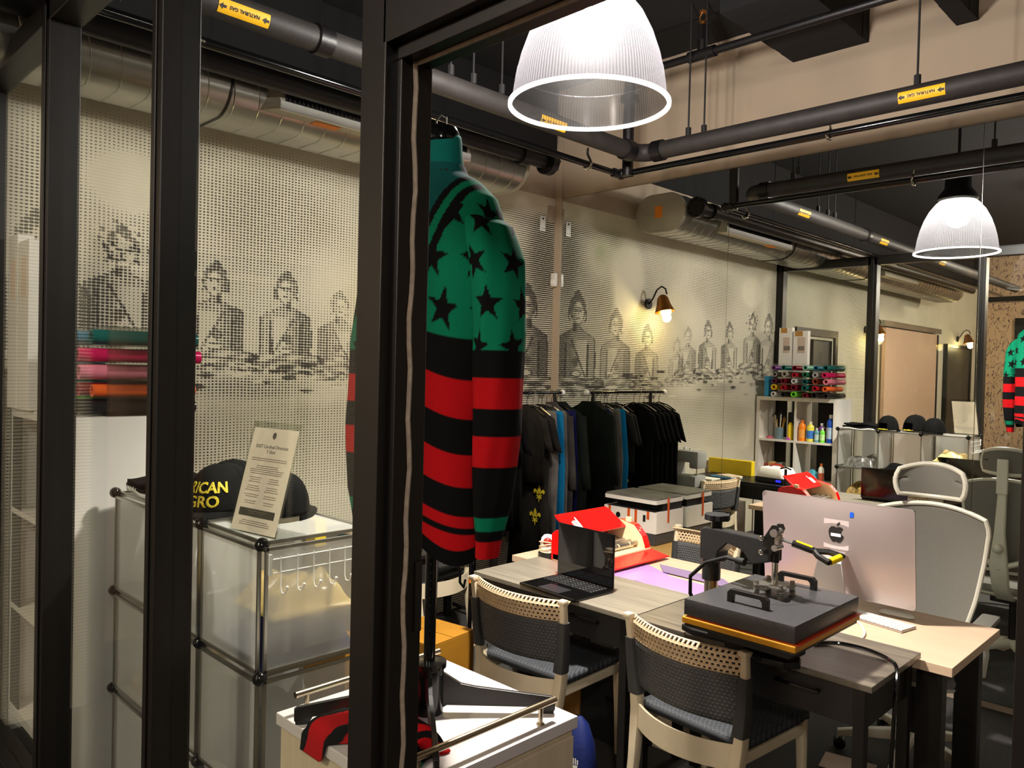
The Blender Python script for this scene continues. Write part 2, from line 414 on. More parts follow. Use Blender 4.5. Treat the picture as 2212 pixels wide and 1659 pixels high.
def obj(name, b, m, parent=None, smooth=False, world=False, solid=0.0, col=None, sub=0, bev=0.0, lab=None):
    me = bpy.data.meshes.new(name)
    vs = [Vector(v) for v in b.v]
    o = bpy.data.objects.new(name, me)
    if parent is not None:
        o.parent = parent
        if world:
            mi = wm(parent).inverted(); vs = [mi@v for v in vs]
    else:
        mn = Vector((min(v[i] for v in vs) for i in range(3))); mx = Vector((max(v[i] for v in vs) for i in range(3)))
        c = Vector(((mn.x+mx.x)/2, (mn.y+mx.y)/2, mn.z)); vs = [v-c for v in vs]; o.location = c
    me.from_pydata([tuple(v) for v in vs], [], b.f); me.update()
    for mm in (m if isinstance(m, list) else [m]): me.materials.append(M_[mm] if isinstance(mm, str) else mm)
    if isinstance(m, list):
        for p, i in zip(me.polygons, b.m): p.material_index = i
    if b.uv:
        u = me.uv_layers.new(name='UVMap')
        for l in me.loops: u.data[l.index].uv = b.uv.get(l.vertex_index, (0, 0))
    if col is not None:                       # one colour per vertex: dyed yarn, ink, film
        a = me.color_attributes.new('col' if not isinstance(col, tuple) else col[0], 'FLOAT_COLOR', 'POINT')
        cc = col if not isinstance(col, tuple) else col[1]
        for i, c in enumerate(cc): a.data[i].color = (*c, 1)
    bm = bmesh.new(); bm.from_mesh(me); bmesh.ops.recalc_face_normals(bm, faces=bm.faces); bm.to_mesh(me); bm.free()
    if smooth:
        for p in me.polygons: p.use_smooth = True
        if smooth != 'all': me.set_sharp_from_angle(angle=R(38))
    COL.objects.link(o)
    if solid:
        x = o.modifiers.new('thick', 'SOLIDIFY'); x.thickness = solid; x.offset = 0
    if bev:
        x = o.modifiers.new('bev', 'BEVEL'); x.width = bev; x.segments = 2; x.limit_method = 'ANGLE'
    if sub:
        x = o.modifiers.new('sub', 'SUBSURF'); x.levels = sub; x.render_levels = sub
    if lab: o['label'] = lab
    return o

def wm(o):
    m = Matrix.Translation(o.location) @ o.rotation_euler.to_matrix().to_4x4()
    return (wm(o.parent) @ m) if o.parent else m

def thing(name, label, category, loc=(0, 0, 0), rz=0.0, group=None):
    o = bpy.data.objects.new(name, None); COL.objects.link(o); o.location = loc
    o.rotation_euler = (0, 0, rz); o.empty_display_size = .05
    return cat(o, label, category, group)

def dup(root, loc, rz, label, group=None):
    r = root.copy(); COL.objects.link(r); r.location = loc; r.rotation_euler = (0, 0, rz); r['label'] = label
    if group: r['group'] = group
    for ch in list(root.children):
        c = ch.copy(); COL.objects.link(c); c.parent = r
        for g in ch.children:
            d = g.copy(); COL.objects.link(d); d.parent = c
    return r

def struct(name, b, m, **kw):
    o = obj(name, b, m, **kw); o['kind'] = 'structure'; return o

def text(name, body, size, m, fn, parent, depth=.0006, align='CENTER', sx=1.0, world=True, bold=0.0):
    """lettering as a mesh: fn maps text-plane (x, y, height) to 3D"""
    cu = bpy.data.curves.new('t', 'FONT'); cu.body = body; cu.size = size; cu.align_x = align; cu.extrude = depth
    cu.offset = bold; cu.resolution_u = 3
    t = bpy.data.objects.new('t', cu); COL.objects.link(t)
    dg = bpy.context.evaluated_depsgraph_get(); dg.update()
    me = bpy.data.meshes.new_from_object(t.evaluated_get(dg))
    b = B(); b.add([fn(v.co.x*sx, v.co.y, v.co.z) for v in me.vertices], [tuple(p.vertices) for p in me.polygons])
    bpy.data.objects.remove(t); bpy.data.curves.remove(cu); bpy.data.meshes.remove(me)
    return obj(name, b, m, parent, world=world)

def arc(cx, cy, r, a0, a1, n):
    return [(cx+r*math.cos(R(a0+(a1-a0)*i/n)), cy+r*math.sin(R(a0+(a1-a0)*i/n))) for i in range(n+1)]
def rrect(w_, h, r, n=4, cx=0.0, cy=0.0):
    p = []
    for sx, sy, a in ((1, 1, 0), (-1, 1, 90), (-1, -1, 180), (1, -1, 270)):
        p += arc(cx+sx*(w_/2-r), cy+sy*(h/2-r), r, a, a+90, n)
    return p
def lerp(a, b, t): return a+(b-a)*t
def ss(t): t = max(0, min(1, t)); return t*t*(3-2*t)
def interp(tab, x):
    tab = sorted(tab, key=lambda q: q[0])
    if x <= tab[0][0]: return tab[0][1]
    for (a, p), (b_, q) in zip(tab, tab[1:]):
        if x <= b_:
            t = (x-a)/(b_-a)
            return tuple(lerp(i, j, t) for i, j in zip(p, q)) if isinstance(p, tuple) else lerp(p, q, t)
    return tab[-1][1]

# ================================================================== THE ROOM
YS = -3.873                       # inner face of the storefront
# floor, ceiling
struct('floor', B().bb(-.3, 8, -13.2, .3, -.08, 0), 'carpet')
struct('ceiling', B().bb(-.3, 8, -13.2, .3, 4.18, 4.3), 'ceiling')
struct('wall_back', B().bb(-.3, 8, .008, .2, 0, 4.2), 'wallwhite')
struct('wall_right', B().bb(6.6, 6.75, -3.85, 0.005, 0, 4.2), 'wallwhite')

# mural: drawn as an amount of ink per point of the wall
def ell(p, q, cy, cz, ry, rz):
    return math.hypot((p-cy)/ry, (q-cz)/rz)
def figure(y, z, yc, zt, h, k, side):
    """ink of one seated carved figure; p across, q down, both in figure heights"""
    p, q = (y-yc)/h, (zt-z)/h
    if abs(p) > .5 or q < -.03 or q > 1.06: return 0
    p *= 1 if side >= 0 else -1
    v = 0.0
    if ell(p, q, 0, .035, .05, .045) < 1: return .42*k
    head, face = ell(p, q, 0, .165, .125, .140), ell(p, q, -.012, .205, .092, .118)
    if face < 1:
        v = -.12+.30*ss((p+.01)/.06)
        if face > .88: v = .35
        for ey in (-.045, .022):
            if ell(p, q, ey, .185, .028, .009) < 1: v = .5
            if ell(p, q, ey, .160, .034, .007) < 1: v = .35
        if abs(p+.012) < .007+.02*max(0, q-.17) and .165 < q < .228: v += .28
        if ell(p, q, -.012, .258, .030, .009) < 1: v = .5
        return v*k
    if head < 1 and q < .27: return (.38+.15*math.sin(p*260)*math.sin(q*240))*k
    for ey in (-.120, .112):
        e = ell(p, q, ey, .225, .017, .065)
        if e < 1: return (.5 if e > .6 else -.1)*k
    if abs(p) < .055 and .30 < q < .385: return (.2+.4*ss((p+.02)/.06))*k
    if q > .345 and q < .83:                      # shoulders, arms, chest
        hw = .07+.20*ss((q-.34)/.12)+.02*math.sin((q-.4)*6)
        if abs(p) < hw:
            d = hw-abs(p)
            v = .16+.26*ss((p-.02)/.15)
            if d < .018: v = .55
            if q > .50 and abs(abs(p)-.165) < .012+.012*(q-.5): v = .60
            if q > .46 and abs(p) < .15:
                v = -.05+.35*ss((p+.03)/.12)
                if abs(p*.9+(q-.60)*.55) < .012: v = .5
                if ell(p, q, 0.02, .68, .05, .05) < 1: v = .42
            if ell(p, q, 0, .79, .085, .035) < 1: v = -.1 if ell(p, q, 0, .79, .07, .022) < 1 else .5
            return v*k
    e = ell(p, q, 0, .885, .44, .085)
    if e < 1:
        v = .15+.18*math.sin(p*22+q*40)
        if e > .86: v = .5
        if abs(q-.885-.10*abs(p)) < .010: v = .5
        return v*k
    if .97 < q < 1.03: return (.35 if math.sin(p*37)+math.sin(q*90) > .2 else .05)*k
    return 0
FIG = ((3.34, 2.45, .68, .95, 1), (2.84, 2.32, .60, .95, -1), (2.40, 2.31, .60, .9, -1), (2.03, 2.23, .54, .7, 1), (.31, 2.43, .88, .9, -1), (.85, 2.32, .76, .6, 1),
       (1.33, 2.21, .64, .5, -1), (1.84, 2.11, .48, .5, 1), (3.72, 2.47, .82, .9, 1))
SH = []
# pale washed patches, darker halftone fields
for (y, z, ry, rz, v) in ((3.3, 2.68, .22, .16, -.5), (3.0, 2.95, .25, .12, .10), (2.45, 2.62, .55, .33, .14), (2.15, 2.3, .2, .25, -.10), (2.6, 1.62, .5, .08, .22),
                          (2.2, 1.35, .6, .16, .03), (1.0, 2.6, .25, .4, -.30), (.6, 2.75, .25, .25, -.16), (.15, 2.7, .16, .5, .22), (1.6, 2.55, .35, .3, .06),
                          (2.1, 1.6, .35, .1, -.12), (1.5, 1.4, .6, .12, -.15), (.2, 1.9, .25, .4, .08), (3.0, 1.3, .4, .2, .12), (3.75, 2.65, .12, .25, .15),
                          (3.75, 1.9, .14, .4, -.1), (2.3, 3.0, .5, .12, .06), (.9, 2.05, .15, .5, -.1)):
    SH.append((y, z, ry, rz, v, .9))
random.seed(11)
for i in range(46):                      # broken marks around the figures' bases
    y = random.uniform(.1, 3.8); z = random.gauss(1.68, .07)
    SH.append((y, z, random.uniform(.03, .11), random.uniform(.006, .016), random.choice((.55, .5, -.4)), .4))
for i in range(30):                      # curls of hair
    y = 3.34+random.gauss(0, .06); z = 2.36+random.gauss(0, .05)
    SH.append((y, z, .016, .008, random.choice((.6, -.5)), .5))
def ink_at(y, z):
    v = .23+.06*math.sin(y*2.3+1)*math.sin(z*3.1)
    for g_ in FIG: v += figure(y, z, *g_)
    for (cy, cz, ry, rz, k, so) in SH:
        dy = (y-cy)/ry
        if dy > 1.3 or dy < -1.3: continue
        dz = (z-cz)/rz
        if dz > 1.3 or dz < -1.3: continue
        d = math.sqrt(dy*dy+dz*dz)
        if d < 1+so*.3: v += k*ss((1+so*.3-d)/max(so, .05))
    # the arrow, left plain
    ax, az, bx, bz = 3.385, 2.665, 3.28, 2.535
    t = max(0, min(1, ((y-ax)*(bx-ax)+(z-az)*(bz-az))/((bx-ax)**2+(bz-az)**2)))
    if math.hypot(y-ax-t*(bx-ax), z-az-t*(bz-az)) < .02: v = 0
    if math.hypot(y-3.385, z-2.645) < .055 and (3.425-y)+(2.70-z) < .10: v = 0
    if z > 2.93: v *= max(0, 1-(z-2.93)/.12)
    if z < 1.0: v *= .8
    return max(0, min(.92, v))
dy_, dz_ = .0125, .0110
ny, nz = int(3.98/dy_), int(3.15/dz_)
b = B(); cols = []
for j in range(nz+1):
    for i in range(ny+1):
        y = 3.98*i/ny; z = 3.15*j/nz
        b.v.append((0, -y, z))
        tint = .9*math.exp(-(((y-.60)/.10)**2+((z-2.80)/.10)**2))+.35*math.exp(-(((y-.85)/.35)**2+((z-3.0)/.25)**2))
        cols.append((ink_at(y, z), ss((2.0-y)/1.3)*.96 if y < 2 else .10, min(1, tint)))
b.f = [(j*(ny+1)+i, j*(ny+1)+i+1, (j+1)*(ny+1)+i+1, (j+1)*(ny+1)+i) for j in range(nz) for i in range(ny)]
b.m = [0]*len(b.f)
struct('wall_left', b, 'mural', col=('ink', cols))
struct('wall_left_upper', B().bb(-.1, 0, -3.98, .008, 3.15, 3.52).bb(-.1, -.02, -3.98, .008, 0, 3.15), 'wallwhite')
struct('wall_left_top', B().bb(-.1, .012, -12.6, -.02, 3.52, 4.2), 'ceiling')
struct('trim_1', B().bb(0, .068, -.012, .006, 0, 3.6), 'wallwhite')        # plain strip beside the mirror

# the corridor wall past the storefront: same mural, a doorway, a sliding panel, then bare wall
b = B(); cols = []
ny2, nz2 = 170, 84
for j in range(nz2+1):
    for i in range(ny2+1):
        y = 3.98+8.5*i/ny2; z = 3.9*j/nz2
        b.v.append((0, -y, z))
        v = .12+.10*math.sin(y*1.7)*math.cos(z*1.3+y)
        if y > 7.1: v = 0
        if z > 3.1: v = 0
        cols.append((max(0, v), .7, .0))
keep = []
for j in range(nz2):
    for i in range(ny2):
        y = 3.98+8.5*(i+.5)/ny2; z = 3.9*(j+.5)/nz2
        if 4.45 < y < 5.50 and z < 2.25: continue
        keep.append((j*(ny2+1)+i, j*(ny2+1)+i+1, (j+1)*(ny2+1)+i+1, (j+1)*(ny2+1)+i))
b.f = keep; b.m = [0]*len(keep)
struct('wall_corridor', b, 'mural', col=('ink', cols))
struct('wall_corridor_upper', B().bb(-.1, 0, -12.6, -3.98, 3.9, 4.2), 'wallwhite')

# end wall of the corridor, drawn over with line figures
def line_art():
    q = N('wall_drawings'); v = q.coords('Object', (1, 1, .45)); n1 = q.noise(v, 5, 4, .6)
    ln = q.math('LESS_THAN', q.math('ABSOLUTE', q.math('SUBTRACT', q.math('FRACT', q.math('MULTIPLY', n1, 9.0)), .5)), .07)
    col = q.mix(ln, (*lin((214, 180, 146)), 1), (*lin((84, 62, 72)), 1))
    return q.done(q.bsdf(col, .8).outputs[0])
M_['drawings'] = line_art()
struct('wall_end', B().bb(-.1, 8, -12.62, -12.42, 0, 4.2), 'drawings')

def frame_rect(b, x0, x1, z0, z1, y, t, d):
    b.bb(x0, x0+t, y-d/2, y+d/2, z0, z1); b.bb(x1-t, x1, y-d/2, y+d/2, z0, z1); b.bb(x0+t, x1-t, y-d/2, y+d/2, z1-t, z1); return b
# doorway 1 in the corridor wall (X = 0 plane): recess, frame, half-open dark leaf
d1 = thing('door_1', None, None, (0, -4.97, 0)); d1['kind'] = 'structure'
obj('door_frame', B().bb(-.12, .03, -4.45, -4.38, 0, 2.36).bb(-.12, .03, -5.60, -5.52, 0, 2.36).bb(-.12, .03, -5.52, -4.45, 2.27, 2.36), 'frame', d1, world=True)
obj('recess', B().bb(-.9, -.88, -5.6, -4.3, 0, 2.4).bb(-.9, -.1, -5.62, -5.60, 0, 2.4).bb(-.9, -.1, -4.38, -4.36, 0, 2.4), 'panel', d1, world=True)
obj('door_leaf', B().bb(-.07, -.03, -5.52, -4.99, .01, 2.26), 'door', d1, world=True)
# tall pale sliding panel
d2 = thing('door_2', None, None, (.05, -8.3, 0)); d2['kind'] = 'structure'
obj('door_leaf', B().bb(.03, .08, -9.46, -7.15, .03, 2.50), 'panel', d2, world=True)
obj('door_track', B().bb(0, .10, -9.62, -7.05, 2.52, 2.60), 'galv', d2, world=True)
obj('door_edge_seal', B().bb(.03, .09, -9.52, -9.46, .03, 2.50), 'matte_black', d2, world=True)
# dark door past it
d3 = thing('door_3', None, None, (.03, -10.8, 0)); d3['kind'] = 'structure'
obj('door_leaf', B().bb(.01, .05, -11.45, -10.15, 0, 2.32), 'door', d3, world=True)
obj('door_frame', B().bb(.0, .07, -11.52, -11.45, 0, 2.38).bb(.0, .07, -10.15, -10.08, 0, 2.38).bb(.0, .07, -11.45, -10.15, 2.32, 2.38), 'frame', d3, world=True)
# exit-side notice board / dark picture on the end wall
p = obj('dark_framed_picture', B().bb(.55, 1.05, -12.42, -12.38, 2.15, 2.95), 'matte_black')
cat(p, 'dark rectangular picture hanging on the drawn-over end wall', 'picture')
cat(obj('wall_shelf_rail', B().bb(.1, 1.1, -12.42, -12.3, 3.27, 3.36), 'black'), 'black horizontal rail high on the drawn-over end wall', 'rail')

# ------------------------------------------------------------------ storefront (bronze posts, header, panes)
YO = -3.978
def post(n, x0, x1, z1=3.05):
    b = B().bb(x0, x1, YO, YS, 0, z1)
    b.bb(x0+.03, x1-.03, YO-.006, YO, 0, z1).bb(x0+.028, x1-.028, YS, YS+.006, 0, z1)
    return struct('window_post', b, 'frame', bev=.003)
post(0, .0, .085); post(1, 1.035, 1.129); post(2, 2.085, 2.156)
struct('trim_2', B().bb(0, 6.6, YO, YS, 2.965, 3.05).bb(0, 6.6, YO+.03, YS-.03, 3.05, 3.065), 'frame', bev=.003)   # head rail
struct('trim_3', B().bb(0, 3.085, YO, YS, 0, .09), 'frame', bev=.003)                                        # sill rail
# door jamb: mullion, recessed jamb face with its brush seal, and the low header
struct('door_jamb', B().bb(3.085, 3.159, YO, YS, 0, 2.965).bb(3.150, 3.176, -3.955, -3.885, 0, 2.30), 'frame', bev=.002)
struct('door_header', B().bb(3.15, 4.14, YO, YS, 2.325, 2.41).bb(3.15, 4.14, -3.955, -3.885, 2.300, 2.325), 'frame', bev=.002)
struct('door_jamb_right', B().bb(4.137, 4.22, YO, YS, 0, 2.965), 'frame', bev=.002)
pts = [(3.179, -3.925+.0025*math.sin(i*1.7)+.002*math.sin(i*.6), .02+i*.0456) for i in range(51)]
struct('door_brush_seal', B().tube(pts, .0045, 6).tube([(3.179, -3.925, 2.298), (4.11, -3.925, 2.298)], .0045, 6), 'gasket')
cat(obj('latch_strike_plate', B().bb(3.176, 3.180, -3.902, -3.886, 1.27, 1.40, .003), 'black'), 'black strike plate let into the door jamb', 'latch')
for n, (x0, x1, z0, z1) in enumerate(((.085, 1.035, .09, 2.965), (1.129, 2.085, .09, 2.965), (2.156, 3.085, .09, 2.965), (3.159, 4.137, 2.41, 2.965), (4.22, 6.6, .0, 2.965))):
    struct('window_%d' % (n+1), B().bb(x0, x1, -3.929, -3.923, z0, z1), 'pane')
struct('window_post', B().bb(5.3, 5.4, YO, YS, 0, 2.965), 'frame')

# ------------------------------------------------------------------ mirror wall
for i, (x0, x1, lab) in enumerate(((.070, 1.570, 'tall wall mirror beside the mural corner, reflecting the clothes rack and the sconce'),
                                   (1.574, 3.083, 'tall middle wall mirror behind the desks, reflecting shelf and pendant lamp'),
                                   (3.087, 4.587, 'tall wall mirror right of the last seam, behind the office chair'))):
    t = thing('wall_mirror', lab, 'mirror', ((x0+x1)/2, 0, 0), 0, 'mirror panels covering the back wall')
    obj('mirror_glass', B().bb(x0, x1, -.004, .004, .04, 3.14), 'mirror', t, world=True)
    obj('polished_edge', B().bb(x0, x1, -.004, .004, 3.14, 3.144).bb(x0-.0018, x0, -.004, .004, .04, 3.144), 'chrome', t, world=True)
obj_ = thing('motion_sensor', 'small white motion sensor stuck to the corner strip beside the mirror', 'sensor', (.033, -.02, 2.44))
obj('housing', B().box((0, -.02, .05), (.05, .035, .11), None, .01), 'whiteplastic', obj_, smooth=True)
obj('lens', B().box((0, -.04, .03), (.036, .012, .04), None, .006), 'keycap', obj_, smooth=True)
for yy, zz in ((-.16, 2.93),):
    t = thing('switch_plate', 'white pierced metal plate on the mural near the mirror corner', 'plate', (.004, yy, zz-.06))
    obj('plate', B().box((0, 0, .06), (.006, .06, .12), None, .002), 'whiteplastic', t)
    for hy, hz_, hr in ((0, .10, .009), (.012, .02, .004), (-.012, .02, .004)): obj('hole', B().cyl((.002, hy, hz_), (.005, hy, hz_), hr), 'ink', t)
cat(obj('blank_cover_plate', B().box((.006, -.055, 3.02), (.008, .09, .13), None, .002), 'wallwhite'), 'cream blank cover plate high in the corner by the mirror', 'plate')

# beams of the ceiling above the mirror wall
cat(obj('ceiling_beam', B().bb(-.1, 2.05, -.5, .008, 4.03, 4.18).bb(0, 2.0, -2.2, -.5, 3.98, 4.18), 'ceiling'), 'black soffit along the top of the pale wall', 'beam')
def rough_beam(x, y0, y1, w_, z0, z1, lab, rz=0):
    b = B(); random.seed(3)
    for i in range(10):
        a, c = lerp(y0, y1, i/10), lerp(y0, y1, (i+1)/10)
        b.bb(x-w_/2-random.random()*.006, x+w_/2+random.random()*.006, a, c, z0-random.random()*.008, z1)
    return cat(obj('ceiling_joist', b, 'ceiling'), lab, 'beam', 'joists under the dark ceiling')
rough_beam(2.22, -.9, .008, .46, 3.76, 4.18, 'stubby black duct end or joist meeting the pale wall above the gas pipe')
rough_beam(2.98, -1.6, .008, .10, 3.72, 3.82, 'slim black joist poking out of the pale wall at upper right')

# ------------------------------------------------------------------ pipes
def elbow(c, r, p, q, n=8):       # quarter bend from direction p to q round corner c
    c, p, q = Vector(c), Vector(p), Vector(q)
    return [c+p*r*(1-math.sin(R(90*i/n)))+q*r*(1-math.cos(R(90*i/n))) for i in range(n+1)]
# gas main: along the mural side, round the corner, along the mirror wall
g = thing('gas_pipe', 'thick black gas main turning the corner under the ceiling, yellow labels', 'pipe', (1.32, -6, 3.13))
run = [Vector((1.33, -8.8, 3.135))]+elbow((1.33, -.70, 3.135), .10, (0, -1, 0), (1, 0, 0))+[Vector((6.6, -.70, 3.135))]
M_['gaspipe'] = mat('dull_grey_black_pipe', (46, 42, 40), .6, .1, .2, 14, bump=.25)
obj('pipe_run', B().tube(run, .054, 20), 'gaspipe', g, smooth=True, world=True)
for c, d in (((1.33, -.84, 3.135), (0, 1, 0)), ((1.47, -.70, 3.135), (1, 0, 0)), ((1.33, -3.0, 3.135), (0, 1, 0))):
    c, d = Vector(c), Vector(d); obj('fitting_collar', B().cyl(c-d*.035, c+d*.035, .064, n=20), 'pipe', g, smooth=True, world=True)
obj('riser', B().cyl((1.22, -.68, 3.02), (1.22, -.68, 4.18), .036, n=16).cyl((1.22, -.68, 3.5), (1.22, -.68, 3.53), .06, n=16), 'pipe', g, smooth=True, world=True)
def gas_label(y=None, x=None, flip=1):
    q = B(); k = 12; rr = .0553
    L = .21
    if y is not None:      # on the run along the mural, wrapped on the room side (+X, below)
        def P(u, a, h=0): return (1.33+(rr+h)*math.cos(a), y+u, 3.135+(rr+h)*math.sin(a))
        c0 = R(-25)
    else:                  # on the run along the mirror wall, facing the room (-Y) or the mirror (+Y)
        def P(u, a, h=0): return (x+u, -.70-flip*(rr+h)*math.cos(a), 3.135+(rr+h)*math.sin(a))
        c0 = R(-12)
    q.grid(lambda u, v: P((u-.5)*L, c0+(v-.5)*1.0), 1, k)
    o = obj('pipe_label', q, 'label', g, world=True)
    s = 1 if (y is not None) else flip       # lettering runs upside down, as hung
    def tf(tx, ty, h): return P(-tx*s*(1 if y is None else -1)*1.0, c0-ty/rr, .0012)
    # upside-down lettering: text x runs against the pipe, text y runs downward
    def tf2(tx, ty, h):
        if y is not None: return P(-tx, c0-(ty-.008)/rr, .0012)
        return P(-tx*flip, c0-(ty-.008)/rr, .0012)
    text('lettering', 'NATURAL GAS', .0185, 'ink', tf2, g, 0, bold=.0006)
    for sx in (-1, 1):
        b2 = B()
        pts = [(-.016, 0), (0, .012), (0, .005), (.014, .005), (.014, -.005), (0, -.005), (0, -.012)]
        b2.add([P(sx*.088+px*(1 if y is None else -1)*(1 if y is None else -1), c0+py/rr, .0012) for px, py in pts], [tuple(range(7))])
        obj('arrow', b2, 'ink', g, world=True)
gas_label(y=-3.37); gas_label(x=3.0, flip=1); gas_label(y=-1.57); gas_label(y=-5.2); gas_label(x=2.2, flip=-1)

t = thing('conduit_pipe', 'thin glossy black pipe running just below the gas main', 'pipe', (1.2, -5, 3.03))
run = [Vector((1.15, -8.8, 3.045))]+elbow((1.15, -.66, 3.045), .05, (0, -1, 0), (1, 0, 0))+[Vector((6.6, -.66, 3.045))]
obj('pipe_run', B().tube(run, .02, 14), 'gloss_black', t, smooth=True, world=True)
obj('elbow_fitting', B().sph((1.16, -.665, 3.045), .036).cyl((1.15, -.74, 3.045), (1.15, -.68, 3.045), .029).cyl((1.18, -.66, 3.045), (1.24, -.66, 3.045), .029), 'pipe', t, smooth=True, world=True)
def clip(x, y, z, along, rod_to=4.15):
    b = B(); d = .030
    pts = [(x+(0 if along == 'x' else d*math.cos(R(a))), y+(d*math.cos(R(a)) if along == 'x' else 0), z+d*math.sin(R(a))) for a in range(-160, 60, 20)]
    pts += [(x, y, z+.06), (x, y, z+.10)]
    b.tube(pts, .008, 8); return obj('pipe_clip', b, 'chrome', t, smooth=True, world=True)
clip(2.52, -.66, 3.045, 'x'); clip(1.15, -1.0, 3.045, 'y'); clip(1.15, -4.4, 3.045, 'y')
def rod(x, y, z0, z1, lab):
    return cat(obj('hanger_rod', B().cyl((x, y, z0), (x, y, z1), .0055, n=8).cyl((x, y, z0-.0), (x, y, z0+.05), .017, n=8), 'matte_black', smooth=True), lab, 'rod', 'threaded rods from the ceiling')
rod(1.68, -.70, 3.185, 4.18, 'thin rod holding the gas main, first right of the big pendant')
rod(1.75, -.64, 3.2, 4.18, 'thin rod beside the sprinkler head')
rod(2.965, -.70, 3.185, 4.18, 'thin rod directly above the right yellow pipe label')

t = thing('flanged_pipe', 'heavy black pipe ending in a bolted flange near the mirror corner', 'pipe', (.75, -3, 3.1))
obj('pipe_run', B().cyl((.75, -8.8, 3.14), (.75, -.95, 3.14), .052, n=20), 'pipe', t, smooth=True, world=True)
obj('flange', B().lathe([(.05, -.955), (.085, -.955), (.085, -.90), (.0, -.90)], (.75, 0, 3.14), 24, 'Y'), 'pipe', t, smooth=True, world=True)
obj('coupling', B().cyl((.75, -1.2, 3.14), (.75, -1.13, 3.14), .066, n=16), 'pipe', t, smooth=True, world=True)
for k in range(8): obj('bolt', B().cyl((.75+.07*math.cos(k*PI/4), -.97, 3.14+.07*math.sin(k*PI/4)), (.75+.07*math.cos(k*PI/4), -.885, 3.14+.07*math.sin(k*PI/4)), .009, n=6), 'pipe', t, smooth=True, world=True)

rod(1.33, -1.93, 3.19, 4.18, 'thin rod holding the gas main, just left of the big pendant shade')
rod(1.33, -2.13, 3.19, 4.18, 'pale thin rod on the gas main, second left of the big pendant shade')
rod(1.33, -2.28, 3.19, 4.18, 'thin rod on the gas main nearest the door jamb')

t = thing('sprinkler_pipe', 'black sprinkler line across the pale wall with an upright brass head', 'sprinkler', (2.5, -.62, 3.6))
obj('pipe_run', B().cyl((1.15, -.62, 3.69), (4.6, -.62, 3.69), .024, n=14), 'pipe', t, smooth=True, world=True)
obj('tee_fitting', B().cyl((1.62, -.62, 3.69), (1.80, -.62, 3.69), .035, n=14).cyl((1.71, -.62, 3.69), (1.71, -.62, 3.80), .030, n=12).cyl((1.71, -.62, 3.77), (1.71, -.62, 3.86), .036, n=6), 'pipe', t, smooth=True, world=True)
obj('sprinkler_head', B().cyl((1.71, -.62, 3.86), (1.71, -.62, 3.885), .018, n=10).tube([(1.69, -.62, 3.885), (1.688, -.62, 3.92), (1.705, -.62, 3.945)], .004, 6).tube([(1.73, -.62, 3.885), (1.732, -.62, 3.92), (1.715, -.62, 3.945)], .004, 6).cyl((1.71, -.62, 3.945), (1.71, -.62, 3.95), .022, n=12), 'brass', t, smooth=True, world=True)

# ------------------------------------------------------------------ flat-oval duct along the mural
t = thing('air_duct', 'flat oval spiral duct along the top of the mural with side grille', 'duct', (.36, -5, 3.0))
OV = rrect(.50, .33, .1649, 10)
b = B(); ys = []
y = -.955
b.loft([[(.36+p[0]*k, yy, 3.145+p[1]*k) for p in OV] for yy, k in ((-.955, 1), (-8.9, 1))], cap=False)
obj('duct_body', b, 'galv', t, smooth=True, world=True)
obj('end_cap', B().loft([[(.36+p[0]*k, yy, 3.145+p[1]*k) for p in OV] for yy, k in ((-.985, 1.01), (-.955, 1.015), (-.950, .985))], cap=True), 'galvmatte', t, smooth=True, world=True)
obj('sticker', B().box((.35, -.948, 3.155), (.075, .003, .10)), 'orange', t, world=True)
b = B()
for i in range(60):
    yy = -1.06-i*.13
    b.tube([(.36+p[0]*1.006, yy-.07*(p[1]/.33+.5), 3.145+p[1]*1.006) for p in OV[::2]], .0032, 5, closed=True)
obj('spiral_seam', b, 'galv', t, smooth=True, world=True)
for yy in (-3.05, -5.2): obj('hanger_strap', B().tube([(.36+p[0]*1.02, yy, 3.145+p[1]*1.02) for p in OV], .006, 6, closed=True).cyl((.36, yy, 3.3), (.36, yy, 4.15), .005, n=6), 'pipe', t, smooth=True, world=True)
gr = obj('grille_box', B().bb(.42, .67, -2.83, -1.55, 3.035, 3.18).prism([(-.0, 0), (.25, 0), (.0, -.14)], 3.035, 3.18, lambda x, y, z: (.42+x, -2.83+y, z)), 'galvmatte', t, world=True)
b = B().bb(.44, .665, -2.80, -2.78, 3.18, 3.196).bb(.44, .665, -1.60, -1.58, 3.18, 3.196).bb(.44, .46, -2.78, -1.6, 3.18, 3.196).bb(.645, .665, -2.78, -1.6, 3.18, 3.196)
b.bb(.665, .678, -2.83, -1.55, 3.03, 3.075)
obj('grille_frame', b, 'whiteplastic', gr, world=False) if False else obj('grille_frame', b, 'whiteplastic', t, world=True)
b = B().bb(.67, .676, -2.80, -1.58, 3.075, 3.175)
obj('grille_dark', b, 'matte_black', t, world=True)
b = B()
for i in range(48): b.bb(.675, .690, -2.79+i*.0252, -2.785+i*.0252, 3.08, 3.172)
for k in range(3): b.bb(.684, .688, -2.80, -1.58, 3.10+k*.025, 3.103+k*.025)
obj('grille_bar', b, 'black', t, world=True)
obj('underside_sticker', B().bb(.55, .63, -2.60, -2.45, 3.031, 3.0345), 'orange', t, world=True)
gr2 = obj('grille_box', B().bb(.42, .67, -6.6, -5.4, 3.035, 3.18), 'galvmatte', t, world=True)
t = thing('led_strip', 'purple light strip lying on top of the duct past the storefront', 'led strip', (.55, -4, 3.2))
b = B().bb(.52, .54, -3.9, -3.1, 3.265, 3.275); obj('purple_tube', b, emit('purple_led', (150, 30, 255), 5), t, world=True)
b = B().bb(.52, .54, -4.8, -3.9, 3.265, 3.275); obj('orange_tube', b, emit('orange_led', (255, 110, 80), 4), t, world=True)

